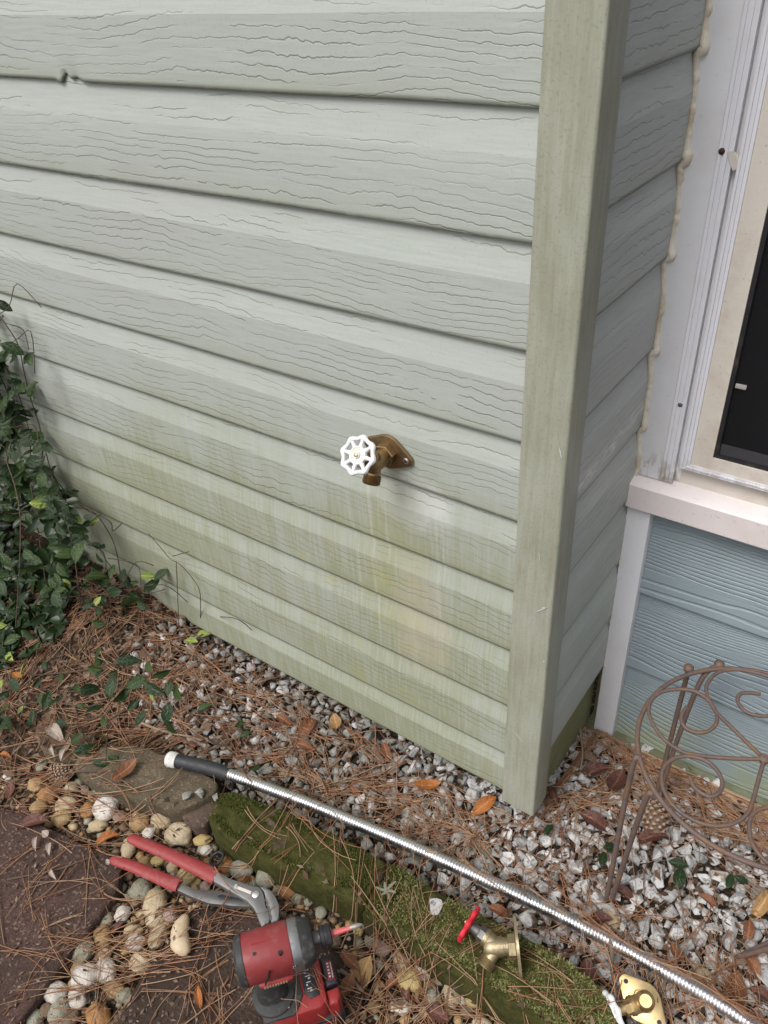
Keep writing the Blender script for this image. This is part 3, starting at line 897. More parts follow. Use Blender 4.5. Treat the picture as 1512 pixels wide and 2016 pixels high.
# screws of the casing and track
def screw(px, py, y, r, mat, parent, name='screw'):
    c = on(px, py, 1, y)
    mb = MB()
    mb.lathe(c, (0, -1, 0), [(-0.002, r), (0.0005, r), (0.0014, r * 0.8), (0.0018, r * 0.35)], 12)
    mb.box((-r * .6, -0.0006, -r * .12), (r * .6, 0.0006, r * .12), frame=(c + np.array([0, -0.0019, 0]), (1, 0, 0), (0, 1, 0), (0, 0, 1)))
    return mb.build(name, mat, parent)
screw(1421, 298, D - 0.0125, 0.0036, M['rusty_screw'], wu)
screw(1339, 797, D - 0.0125, 0.0030, M['steel_dark'], wu)
# torn paint flake by the rusty screw
mb = MB()
c = on(1440, 312, 1, D - 0.0135)
mb.add([c + np.array(q) for q in [(-0.006, 0, 0.006), (0.002, -0.0015, 0.008), (0.009, -0.001, 0.002), (0.010, -0.002, -0.008), (0.004, -0.001, -0.012), (-0.001, -0.0005, -0.004)]], [(0, 1, 2, 3, 4, 5)])
mb.build('paint_flake', M['cream'], wu, smooth=False)

# footing under the teal wall
mb = MB()
nx = 60
V, Fs = [], []
pr = [(D + 0.02, -0.052), (D - 0.008, -0.052), (D - 0.020, -0.060), (D - 0.030, -0.076), (D - 0.045, -0.10), (D - 0.045, -0.16)]
for i in range(nx + 1):
    x = -0.02 + 1.3 * i / nx
    for y, z in pr:
        nn = 0.007 * mnoise.noise(Vector((x * 30, y * 40, z * 40))) + 0.004 * mnoise.noise(Vector((x * 90, y * 90, 2)))
        V.append((x, y + nn, z + nn * 0.7))
k = len(pr)
for i in range(nx):
    for j in range(k - 1):
        Fs.append((i * k + j, i * k + j + 1, (i + 1) * k + j + 1, (i + 1) * k + j))
mb.add(V, Fs, 0)
mb.build('footing', M['mossy_concrete'], win, sharp=False)
mb = MB()
V, Fs = [], []
for i in range(40):
    x = 0.075 + 0.75 * i / 39
    for t in np.linspace(0, math.pi, 6):
        rr = 0.009 * (1 + 0.5 * mnoise.noise(Vector((x * 45, t, 1))))
        V.append((x, D - 0.020 - rr * math.cos(t) * 1.2 + 0.003 * mnoise.noise(Vector((x * 60, t, 7))), -0.062 + rr * math.sin(t)))
for i in range(39):
    for j in range(5):
        Fs.append((i * 6 + j, i * 6 + j + 1, (i + 1) * 6 + j + 1, (i + 1) * 6 + j))
mb.add(V, Fs); mb.build('mortar_ledge', M['foam'], win, sharp=False)

# ------------------------------------------------------------------ pavers and edging stones
def slab(poly, ztop, zbot, seed, rough=0.003, inset=0.006, edge=0.0025, rings=(0.93, 0.75, 0.5, 0.25), dome=0.0, kw_smooth=1):
    P = np.asarray(poly, float)
    pts = []
    for i in range(len(P)):
        a, b = P[i], P[(i + 1) % len(P)]
        m_ = max(2, int(np.linalg.norm(b - a) / 0.012))
        for t in range(m_): pts.append(a + (b - a) * t / m_)
    Q = np.array(pts)
    for it in range(kw_smooth):
        Q = (np.roll(Q, 1, 0) + 2 * Q + np.roll(Q, -1, 0)) / 4
    c = Q.mean(0)
    n = len(Q)
    dirv = Q - c
    L = np.linalg.norm(dirv, axis=1)[:, None]
    dirn = dirv / L
    layers = [(Q, zbot), (Q, (ztop + zbot) / 2), (Q - dirn * edge * 0.3, ztop - inset * 0.6), (Q - dirn * edge, ztop - inset * 0.15), (Q - dirn * (edge + 0.006), ztop)]
    for k in rings: layers.append((c + (Q - dirn * (edge + 0.006) - c) * k, ztop + dome * (1 - k * k)))
    V = []
    for li, (A, z) in enumerate(layers):
        for x, y in A:
            nn = mnoise.noise(Vector((x * 45 + seed, y * 45, z * 45))) + 0.5 * mnoise.noise(Vector((x * 120, y * 120 + seed, z * 120)))
            if li in (1, 2, 3):
                d = np.array([x, y]) - c; d /= np.linalg.norm(d) + 1e-9
                V.append((x + d[0] * nn * rough, y + d[1] * nn * rough, z + nn * rough * 0.5))
            else:
                V.append((x, y, z + (nn * rough * 0.8 if li > 3 else 0)))
    V.append((c[0], c[1], ztop + dome))
    Fs = []
    for li in range(len(layers) - 1):
        for j in range(n):
            j2 = (j + 1) % n
            Fs.append((li * n + j, li * n + j2, (li + 1) * n + j2, (li + 1) * n + j))
    b = (len(layers) - 1) * n
    area = np.sum(Q[:, 0] * np.roll(Q[:, 1], -1) - np.roll(Q[:, 0], -1) * Q[:, 1])
    for j in range(n): Fs.append((b + j, b + (j + 1) % n, len(V) - 1))
    if area < 0: Fs = [f[::-1] for f in Fs]
    return V, Fs, Q

def poly_px(pxs, z):
    return np.array([on(x, y, 2, z)[:2] for x, y in pxs])

def stone_thing(name, label, cat, pxs, ztop, mat, seed, group=None, zbot=-0.09, **kw):
    P = poly_px(pxs, ztop)
    V, Fs, Q = slab(P, ztop, zbot, seed, **kw)
    me = mesh(name, V, Fs, mat, True)
    me.set_sharp_from_angle(angle=math.radians(50))
    o = tag(link(name, me), label, cat, group)
    stamp_poly(Q, ztop + kw.get('dome', 0) * 0.6)
    return o, P

PZ = -0.030
stone_thing('paver', 'large red brown square paver at the lower left corner, pine needles on it', 'paver',
            [(-330, 1490), (-60, 1575), (20, 1592), (120, 1640), (236, 1694), (238, 1745), (30, 2022), (-60, 2130), (-420, 1990)], PZ, M['paver'], 3, rough=0.0022)
stone_thing('paver', 'dark damp paver carrying the impact driver in the bottom middle', 'paver',
            [(378, 1782), (440, 1790), (535, 1795), (640, 1845), (716, 1942), (700, 2100), (540, 2160), (190, 2080), (262, 1945)], PZ, M['paver_dark'], 11, rough=0.0022)
stone_thing('edging_stone', 'small tan flat stone furthest left, grey curled leaf on top', 'stone',
            [(62, 1436), (110, 1421), (180, 1418), (190, 1458), (146, 1496), (84, 1484)], -0.020, M['edging'], 21, rough=0.004, dome=0.004)
stone_thing('edging_stone', 'flat brown stone under the white taped end of the metal hose', 'stone',
            [(140, 1508), (160, 1474), (258, 1466), (345, 1488), (432, 1540), (425, 1562), (352, 1600), (260, 1572), (190, 1547)], -0.010, M['edging'], 31, rough=0.004, dome=0.004)
stone_thing('edging_stone', 'small broken pinkish stone in the gap between flat stone and mossy block', 'stone',
            [(352, 1604), (395, 1578), (425, 1568), (420, 1600), (405, 1632), (368, 1626)], -0.024, M['edging_pink'], 41, rough=0.004, dome=0.003)
e1, P1 = stone_thing('edging_stone', 'dark green mossy block beside the pliers, left half of the mossy edging', 'stone',
            [(405, 1606), (425, 1560), (458, 1556), (560, 1592), (660, 1640), (768, 1698), (742, 1742), (712, 1786), (648, 1752), (560, 1714), (500, 1682), (430, 1640)], 0.008, M['moss_stone'], 51, rough=0.006, inset=0.012, edge=0.006, dome=0.007)
e2, P2 = stone_thing('edging_stone', 'pale mossy block under the red handled spigot, right half of the edging', 'stone',
            [(706, 1796), (738, 1740), (766, 1695), (850, 1746), (960, 1800), (1080, 1866), (1170, 1930), (1236, 1990), (1220, 2060), (1110, 2040), (950, 1948), (850, 1888), (780, 1838)], 0.008, M['moss_stone'], 61, rough=0.006, inset=0.012, edge=0.006, dome=0.007)

def moss_fuzz(parent, poly, n, mat, lo, hi, ztop, prob=None, bare=-0.22):
    P = np.asarray(poly); cc = P.mean(0)
    dl = np.linalg.norm(P - cc, axis=1)[:, None]; P = cc + (P - cc) * (1 - 0.010 / dl)
    a, b = P.min(0), P.max(0)
    pts = RNG.uniform(a, b, (n * 3, 2))
    pts = pts[in_poly(pts, P)][:n]
    V, Fs = [], []
    for x, y in pts:
        nv = mnoise.noise(Vector((x * 28, y * 28, 4.0)))
        if nv < bare: continue
        if prob and random.random() > prob(x, y): continue
        z = float(height(x, y)) - 0.002
        clump = 0.6 + 0.7 * (mnoise.noise(Vector((x * 70, y * 70, 1))) + 0.5)
        L = random.uniform(lo, hi) * clump
        t = random.uniform(0, 2 * math.pi); lean = random.uniform(0.2, 1.0)
        dx, dy = math.cos(t), math.sin(t)
        w = random.uniform(0.0006, 0.0011)
        k = len(V)
        tip = (x + dx * L * lean, y + dy * L * lean, z + L * (1.1 - 0.5 * lean))
        mid = (x + dx * L * lean * 0.4, y + dy * L * lean * 0.4, z + L * 0.65)
        V += [(x - dy * w, y + dx * w, z), (x + dy * w, y - dx * w, z), (mid[0] + dy * w * .8, mid[1] - dx * w * .8, mid[2]), (mid[0] - dy * w * .8, mid[1] + dx * w * .8, mid[2]), tip]
        Fs += [(k, k + 1, k + 2), (k, k + 2, k + 3), (k + 3, k + 2, k + 4)]
    o = link('moss', fast_mesh('moss', V, Fs, mat, False), parent)
    o['kind'] = 'stuff'
moss_fuzz(e1, P1, 15000, M['moss_dark'], 0.0018, 0.0040, 0)
moss_fuzz(e2, P2, 15000, M['moss_dark'], 0.0025, 0.0055, 0)
moss_fuzz(e2, P2, 19000, M['moss_pale'], 0.003, 0.0075, 0, lambda x, y: float(sstep(-0.16, 0.0, np.array(x)) * 0.95 + 0.03), bare=-0.36)

# ------------------------------------------------------------------ pebbles
def rock_mesh(name, seed, mat, sub=2, amp=0.16, freq=1.3):
    bm = bmesh.new()
    bmesh.ops.create_icosphere(bm, subdivisions=sub, radius=1.0)
    for v in bm.verts:
        d = v.co.normalized()
        nn = mnoise.noise(d * freq + Vector((seed * 3.7, seed * 1.3, 0))) + 0.4 * mnoise.noise(d * freq * 2.2 + Vector((0, seed * 2.1, 5)))
        v.co = d * (1 + amp * nn)
    me = bpy.data.meshes.new(name)
    bm.to_mesh(me); bm.free()
    me.materials.append(mat)
    me.polygons.foreach_set('use_smooth', [True] * len(me.polygons))
    return me
PM = {}
def pebble_mesh(c, k):
    if (c, k) not in PM:
        PM[(c, k)] = rock_mesh('pebble', hash((len(PM), k)) % 97 + k, M['p_' + c], 3, 0.20)
    return PM[(c, k)]

COLW = dict(cream='cream', tan='tan', white='chalky white', yellow='mustard yellow', orange='orange brown', grey='grey green', pink='pinkish', brown='dull brown')
PEB = [  # px, py, rx, ry, rot, colour, own label
    (304, 1776, 22, 30, 10, 'cream', 'large pitted cream pebble below the lower red plier grip'), (305, 1806, 20, 12, 0, 'cream', None), (335, 1796, 14, 17, 0, 'pink', 'pinkish pebble touching the large pitted cream pebble'),
    (275, 1749, 21, 16, 0, 'grey', None), (250, 1755, 7, 7, 0, 'grey', None), (368, 1722, 20, 17, 0, 'yellow', 'glossy mustard pebble between the two red plier grips'), (385, 1737, 10, 10, 0, 'yellow', None),
    (239, 1796, 15, 13, 0, 'white', None), (208, 1808, 12, 12, 0, 'grey', 'small round grey pebble against the left paver edge'), (199, 1840, 20, 16, 20, 'tan', 'tan pebble with pale centre beside the left paver edge'), (260, 1829, 19, 11, 0, 'cream', None), (265, 1853, 19, 12, -10, 'white', None),
    (310, 1840, 15, 28, 32, 'cream', 'slim slanting tan pebble left of the kidney shaped stone'), (162, 1868, 20, 18, -20, 'grey', 'rough speckled grey pebble on the edge of the left paver'), (205, 1872, 12, 18, 25, 'cream', None), (151, 1900, 13, 13, 0, 'tan', None),
    (167, 1919, 23, 25, 0, 'white', 'biggest smooth white pebble in the strip by the left paver'), (207, 1908, 22, 20, 30, 'white', 'white pebble right of the biggest white pebble'), (275, 1892, 20, 15, -30, 'cream', None), (297, 1878, 12, 9, 0, 'cream', None),
    (108, 1951, 18, 26, 30, 'white', 'oval white pebble lowest along the left paver edge'), (151, 1958, 21, 18, 20, 'white', 'cracked white pebble below the biggest white pebble'), (139, 1933, 10, 10, 0, 'tan', None), (222, 1944, 17, 19, 30, 'tan', None),
    (242, 1955, 13, 14, 0, 'grey', None), (86, 1986, 13, 11, 0, 'brown', None), (114, 1990, 20, 20, 0, 'grey', None), (67, 2003, 16, 15, 0, 'grey', None), (192, 2001, 26, 22, 40, 'orange', 'big orange brown stone at the bottom of the pebble strip'), (136, 2002, 15, 16, 0, 'brown', None),
    (128, 1583, 22, 15, 10, 'cream', 'knobbly yellowish pebble above the left paver'), (171, 1591, 14, 16, 0, 'orange', 'smooth orange pebble left of the pink white cobble'), (209, 1588, 24, 22, 0, 'white', 'round pink white cobble below the flat brown stone'), (191, 1621, 19, 11, 0, 'cream', None),
    (75, 1586, 18, 13, 0, 'tan', None), (121, 1606, 20, 14, 0, 'tan', None), (274, 1616, 19, 14, 0, 'tan', None), (319, 1611, 21, 15, -10, 'cream', 'striped yellow pebble beside the broken pinkish stone'), (292, 1634, 12, 12, 0, 'white', None),
    (251, 1664, 13, 25, 0, 'cream', 'upright pale yellow pebble at the tip of the upper plier grip'), (352, 1641, 26, 19, -20, 'cream', 'angular beige stone above the upper plier grip'), (397, 1650, 19, 10, 0, 'yellow', 'small smooth yellow pebble under the mossy block corner'), (405, 1669, 12, 9, 0, 'white', None),
    (309, 1690, 15, 9, 0, 'yellow', None), (281, 1694, 13, 10, 0, 'tan', None), (337, 1702, 12, 10, 0, 'cream', None), (445, 1702, 15, 16, 0, 'orange', None), (475, 1709, 24, 15, -5, 'grey', 'oval grey green pebble above the plier head'), (525, 1724, 21, 19, -15, 'grey', 'round striped grey green pebble against the mossy block'),
    (483, 1731, 20, 10, 0, 'orange', None), (497, 1735, 10, 11, 0, 'grey', None), (546, 1748, 12, 10, 0, 'grey', None), (566, 1752, 19, 13, 0, 'orange', 'orange pebble right of the plier jaws'), (586, 1764, 14, 10, 0, 'grey', None), (606, 1769, 10, 8, 0, 'grey', None),
    (490, 1797, 11, 12, 0, 'cream', None), (631, 1792, 11, 13, 0, 'grey', None), (402, 1742, 10, 12, 0, 'pink', None), (380, 1700, 10, 8, 0, 'brown', None),
    (753, 1858, 19, 20, 0, 'pink', 'rounded orange pink pebble against the mossy edging'), (728, 1847, 10, 13, 0, 'grey', None), (791, 1883, 16, 22, 0, 'cream', 'cream pebble with a dark crack right of the driver'), (813, 1887, 7, 10, 0, 'grey', None), (836, 1901, 17, 25, 0, 'white', 'white pebble streaked with tan lines under the mossy edging'),
    (807, 1925, 20, 27, -38, 'yellow', 'large yellowish stone in front of the streaked white pebble'), (865, 1918, 15, 16, 0, 'grey', 'smooth grey green pebble right of the streaked white pebble'), (852, 1962, 16, 14, 0, 'grey', None), (888, 1957, 15, 24, -20, 'cream', 'long cream pebble leaning right near the bottom'), (909, 1961, 7, 12, -20, 'white', None),
    (931, 1967, 14, 15, 0, 'yellow', 'round mustard pebble right of the long cream pebble'), (919, 1941, 13, 7, 0, 'white', None), (838, 1934, 8, 8, 0, 'brown', None), (791, 1979, 16, 10, 0, 'white', None), (835, 1986, 11, 8, 0, 'cream', None), (705, 1829, 9, 11, 0, 'yellow', None), (655, 1848, 17, 15, 0, 'brown', None),
    (949, 2012, 20, 11, 0, 'cream', None), (982, 1972, 13, 11, 0, 'grey', None), (960, 1968, 10, 12, 0, 'brown', None), (996, 1990, 9, 11, 0, 'tan', None), (733, 1903, 8, 8, 0, 'cream', None), (919, 1987, 13, 8, 0, 'grey', None), (712, 1996, 7, 14, 20, 'cream', None), (901, 2002, 9, 8, 0, 'tan', None),
    (69, 1542, 16, 13, 0, 'tan', None), (94, 1560, 22, 13, 10, 'orange', 'orange brown stone just below the small pine cone'), (139, 1545, 14, 9, 0, 'cream', None), (189, 1553, 11, 8, 0, 'grey', None), (14, 1522, 10, 8, 0, 'white', None), (80, 1502, 11, 11, 0, 'grey', None), (232, 1602, 12, 10, 0, 'pink', None), (165, 1550, 9, 8, 0, 'pink', None),
    (1387, 1928, 21, 19, 0, 'cream', 'rounded cream cobble among white chips right of the metal hose'), (1203, 1808, 18, 17, 0, 'cream', 'smooth cream pebble just behind the metal hose'), (700, 1880, 12, 11, 0, 'tan', None), (640, 1815, 10, 9, 0, 'brown', None), (770, 1910, 10, 9, 0, 'pink', None), (880, 1990, 11, 9, 0, 'tan', None), (745, 1940, 12, 11, 0, 'tan', None)]
ZONE = lambda x, y: ('above the left paver' if x < 260 and y < 1640 else 'around the pliers' if y < 1800 and x < 640 else 'in the strip between the two pavers' if x < 420 else 'below the mossy edging')
def add_pebble(px, py, rx, ry, rot, c, label, lift=0.0):
    p = ground_at(px, py, 0.012)
    mm = np.linalg.norm(p - CAM) / F_PX
    g = max(float(gz(p[0], p[1])), float(height(p[0], p[1])) - 0.012 if lift else -9)
    a, b = rx * mm, ry * mm * 1.18
    hh = min(a, b) * 0.72
    ra = math.radians(rot if abs(rot) > 1 else random.uniform(-12, 12))
    tall = ry > rx                                          # the long axis as it lies in the picture, taken back to the ground
    dx_, dy_ = (math.sin(ra), -math.cos(ra)) if tall else (math.cos(ra), -math.sin(ra))
    q2 = on(px + dx_ * 10, py + dy_ * 10, 2, p[2]) - p
    az = math.atan2(q2[1], q2[0])
    lw, sw = (ry, rx) if tall else (rx, ry)
    a, b = lw * mm * np.linalg.norm(q2) / (10 * mm), sw * mm * (1.0 if tall else 1.15)
    hh = min(a, b) * 0.72
    o = link('pebble', pebble_mesh(c, random.randrange(4)), None, (p[0], p[1], g + hh * 0.72 + lift), (random.uniform(-.15, .15), random.uniform(-.15, .15), az), (a, b, hh))
    stamp(p[0], p[1], (a + b) / 2, g + hh * 1.65)
    lab = label or ('%s river pebble lying loose %s' % (COLW[c], ZONE(px, py)))
    tag(o, lab, 'pebble', '%s pebbles %s' % (COLW[c], ZONE(px, py)) if label is None else 'river pebbles around the pavers')
    return o
for q in PEB: add_pebble(*q)
# kidney-shaped stone lying on the dark paver
bm = bmesh.new()
bmesh.ops.create_icosphere(bm, subdivisions=3, radius=1.0)
for v in bm.verts:
    d = v.co.copy()
    t_ = d.y                                                    # two lobes joined by a waist, bent sideways
    w_ = 1.0 - 0.22 * math.exp(-(t_ / 0.35) ** 2) + (0.10 if t_ < 0 else 0.0)
    v.co = Vector((d.x * 0.0150 * w_ + 0.0085 * t_ * t_ + 0.002 * t_, t_ * 0.030, d.z * 0.0115 * w_)) * (1 + 0.06 * mnoise.noise(d * 2.2))
me = bpy.data.meshes.new('pebble'); bm.to_mesh(me); bm.free()
mk = Mt('kidney_stone'); pp = mk.pos(); mk.bump(mk.noise(pp, 160., 4), .35, .002)
me.materials.append(mk.fin(mk.mix(mk.mr(mk.noise(pp, 60., 4, .65), .35, .7), (0.50, 0.40, 0.27), (0.40, 0.29, 0.17)), 0.55))
me.polygons.foreach_set('use_smooth', [True] * len(me.polygons))
p = on(354, 1845, 2, PZ + 0.008)
tag(link('pebble', me, None, (p[0], p[1], PZ + 0.0105), (0, 0, math.radians(52))), 'kidney shaped cream pebble lying on the dark paver left of the driver', 'pebble', 'river pebbles around the pavers')
stamp(p[0], p[1], 0.02, PZ + 0.02, PZ)

# ------------------------------------------------------------------ gravel
def chip_mesh(name, seed, mat):
    rr = np.random.default_rng(seed)
    bm = bmesh.new()
    for _ in range(12):
        d = rr.normal(size=3); d /= np.linalg.norm(d)
        bm.verts.new(Vector(d * rr.uniform(0.86, 1.12)))
    r = bmesh.ops.convex_hull(bm, input=bm.verts)
    bmesh.ops.delete(bm, geom=[g for g in r['geom_interior'] if isinstance(g, bmesh.types.BMVert)], context='VERTS')
    bmesh.ops.bevel(bm, geom=bm.edges[:], offset=0.045, segments=1, affect='EDGES')
    me = bpy.data.meshes.new(name)
    bm.to_mesh(me); bm.free()
    me.materials.append(mat)
    return me
CH = {k: [chip_mesh('gravel_chip', 100 + i, M[k]) for i in range(9)] for k in ('gravel', 'gravel_dull')}
GRAVEL = [(270, 1330), (430, 1210), (1000, 1480), (1050, 1560), (1075, 1470), (1180, 1420), (1960, 1760), (1960, 2420), (1500, 2420), (1260, 2080), (1232, 1985), (1165, 1925), (1075, 1860), (850, 1742), (770, 1694), (560, 1586), (455, 1550), (380, 1490), (300, 1440)]
STRIP = [(-40, 1560), (60, 1520), (200, 1548), (352, 1600), (400, 1630), (560, 1720), (720, 1795), (780, 1842), (950, 1950), (1110, 2045), (1050, 2150), (700, 2150), (716, 1940), (640, 1845), (535, 1795), (378, 1782), (190, 2120), (0, 2120), (238, 1745), (236, 1690), (110, 1630), (-40, 1580)]
def scatter(poly, n, rlo, rhi, spread, existing):
    pts = []
    W0 = np.array([on(x, y, 2, -0.045)[:2] for x, y in poly])
    lo, hi = W0.min(0), W0.max(0)
    cell = {}
    for (x, y, r) in existing: cell.setdefault((int(x / .04), int(y / .04)), []).append((x, y, r))
    cand = RNG.uniform(lo, hi, (n, 2))
    okp = in_poly(project(np.c_[cand, np.full(n, -0.045)]), poly)
    rs = np.sort(RNG.uniform(0, 1, n) ** 2.2)[::-1] * (rhi - rlo) + rlo
    for (x, y), ok_, r in zip(cand, okp, rs):
        if not ok_: continue
        cx_, cy_ = int(x / .04), int(y / .04)
        bad = False
        for i in (-1, 0, 1):
            for j in (-1, 0, 1):
                for (a, b, c_) in cell.get((cx_ + i, cy_ + j), ()):
                    if (a - x) ** 2 + (b - y) ** 2 < ((r + c_) * spread) ** 2: bad = True; break
                if bad: break
            if bad: break
        if bad: continue
        cell.setdefault((cx_, cy_), []).append((x, y, r))
        pts.append((x, y, r))
    return pts
gpts = scatter(GRAVEL, 46000, 0.0045, 0.0165, 0.62, [])
gpts = [(x, y, r if project((x, y, -.045))[0] > 700 or r < 0.011 else r * 0.86) for x, y, r in gpts]
items = []
for x, y, r in gpts:
    px, py = project((x, y, -0.045))
    clean = float(sstep(640, 1080, px)) * 0.85 + 0.10
    if px < 560 and 1290 < py < 1460 and px > 280: clean = 0.75
    k = 'gravel' if random.random() < clean else 'gravel_dull'
    if random.random() < 0.05 * (1 - clean): continue
    sc = (r * random.uniform(0.9, 1.25), r * random.uniform(0.75, 1.0), r * random.uniform(0.50, 0.78))
    z = float(gz(x, y)) + sc[2] * random.uniform(0.25, 0.75)
    items.append((r, k, random.randrange(9), (x, y, z), (random.uniform(-.5, .5), random.uniform(-.5, .5), random.uniform(0, 6.28)), sc, px, py))
    stamp(x, y, r * 0.95, z + sc[2] * 0.8)
def seen(it): return -10 < it[6] < 1520 and it[7] < 2030 and it[7] > 1255
items.sort(key=lambda it: (not seen(it), -it[0]))
indiv, rest = items[:300], items[300:]
for r, k, mi, loc, rot, sc, px, py in indiv:
    zone = 'right of the corner trim' if px > 1050 else 'under the long siding wall'
    lab = ('jagged white speckled marble chip in the gravel bed ' if k == 'gravel' else 'dirty grey stone chip in the gravel bed ') + zone
    tag(link('gravel_chip', CH[k][mi], None, loc, rot, sc), lab, 'stone', ('white marble chips ' if k == 'gravel' else 'dirty grey chips ') + zone)
def join_items(name, its, meshes, mats, label):
    keys = list(meshes)
    base = {k: [] for k in keys}
    for k in keys:
        for me in meshes[k]:
            me.calc_loop_triangles()
            v = np.array([q.co[:] for q in me.vertices]); t = np.array([q.vertices[:] for q in me.loop_triangles])
            base[k].append((v, t))
    VV, FF, MI, off = [], [], [], 0
    from mathutils import Euler
    for r, k, mi, loc, rot, sc, *_ in its:
        v, t = base[k][mi]
        rm = np.array(Euler(rot).to_matrix())
        VV.append((v * np.array(sc)) @ rm.T + np.array(loc)); FF.append(t + off); off += len(v)
        MI.append(np.full(len(t), keys.index(k)))
    o = link(name, fast_mesh(name, np.concatenate(VV), np.concatenate(FF), mats, False, np.concatenate(MI)))
    return tag(o, label, None, None, 'stuff')
join_items('gravel', rest, CH, [M['gravel'], M['gravel_dull']], 'smaller white and grey stone chips filling the gravel bed by the wall')
# small filler pebbles of the strip
pf = scatter(STRIP, 5000, 0.004, 0.011, 0.75, [])
PF = {'p_' + c: [rock_mesh('filler_pebble', 40 + i, M['p_' + c], 1, 0.15) for i in range(3)] for c in ('cream', 'tan', 'brown', 'grey')}
its = []
for x, y, r in pf:
    k = random.choice(['p_cream', 'p_tan', 'p_brown', 'p_brown', 'p_brown', 'p_grey', 'p_tan'])
    sc = (r, r * 0.8, r * 0.6)
    z = float(gz(x, y)) + r * 0.15
    its.append((r, k, random.randrange(3), (x, y, z), (0, 0, random.uniform(0, 6.28)), sc))
o = join_items('pebble_fill', its, PF, [M[k] for k in PF], 'small pebbles and grit bedding the larger river pebbles')
o.data.polygons.foreach_set('use_smooth', np.ones(len(o.data.polygons), bool))
for x, y, r in pf: stamp(x, y, r * .9, float(gz(x, y)) + r * 0.6)
# white chip lying on the moss
p = on(856, 1790, 2, 0.008)
tag(link('gravel_chip', CH['gravel'][2], None, (p[0], p[1], float(height(p[0], p[1])) + 0.004), (0.2, 0.1, 0.6), (0.0135, 0.0125, 0.006)), 'single white stone chip lying on top of the mossy block', 'stone')
for px_, py_, s_, k_ in [(430, 1592, 0.007, 3), (395, 1572, 0.009, 1), (372, 1576, 0.009, 4)]:
    p = on(px_, py_, 2, -0.016)
    tag(link('gravel_chip', CH['gravel_dull'][k_], None, (p[0], p[1], float(height(p[0], p[1])) + s_ * 0.5), (0.2, 0.1, px_), (s_ * 1.2, s_, s_ * .7)), 'small pinkish grey chip resting on the broken pinkish stone', 'stone', 'chips on the broken stone')

# ------------------------------------------------------------------ litter flakes
def flakes(n, poly, lo, hi):
    W0 = np.array([on(x, y, 2, -0.045)[:2] for x, y in poly])
    pts = RNG.uniform(W0.min(0), W0.max(0), (n, 2))
    pts = pts[in_poly(project(np.c_[pts, np.full(n, -0.04)]), poly)]
    V, Fs = [], []
    for x, y in pts:
        r = random.uniform(lo, hi); t = random.uniform(0, 6.28); z = float(height(x, y)) + random.uniform(0.0, 0.004)
        a = np.array([math.cos(t), math.sin(t), random.uniform(-.4, .4)]) * r
        b = np.array([-math.sin(t), math.cos(t), random.uniform(-.4, .4)]) * r * random.uniform(.25, .6)
        c = np.array([x, y, z]); k = len(V)
        V += [c - a, c + b * 0.9, c + a, c - b]
        Fs.append((k, k + 3, k + 2, k + 1))
    return V, Fs
V1, F1 = flakes(5000, [(-60, 1150), (260, 1150), (440, 1260), (470, 1500), (340, 1470), (150, 1460), (120, 1540), (-60, 1620)], 0.003, 0.017)
V2, F2 = flakes(4200, GRAVEL, 0.002, 0.009)
V3, F3 = flakes(1800, STRIP, 0.002, 0.008)
V6, F6 = flakes(3000, [(-300, 2040), (1500, 2040), (1700, 2500), (-300, 2500)], 0.003, 0.012)
V4, F4 = flakes(700, [(-40, 1600), (236, 1694), (238, 1745), (30, 2022), (-40, 2022)], 0.0015, 0.005)
V5, F5 = flakes(700, [(378, 1782), (640, 1845), (716, 1942), (700, 2040), (190, 2040), (262, 1945)], 0.0015, 0.005)
V, Fs = [], []
for a, b in ((V1, F1), (V2, F2), (V3, F3), (V4, F4), (V5, F5), (V6, F6)):
    k = len(V); V += a; Fs += [tuple(i + k for i in f) for f in b]
tag(link('leaf_litter', fast_mesh('leaf_litter', V, Fs, M['litter'], False)), 'crumbled brown leaf bits scattered over soil and stones', None, None, 'stuff')

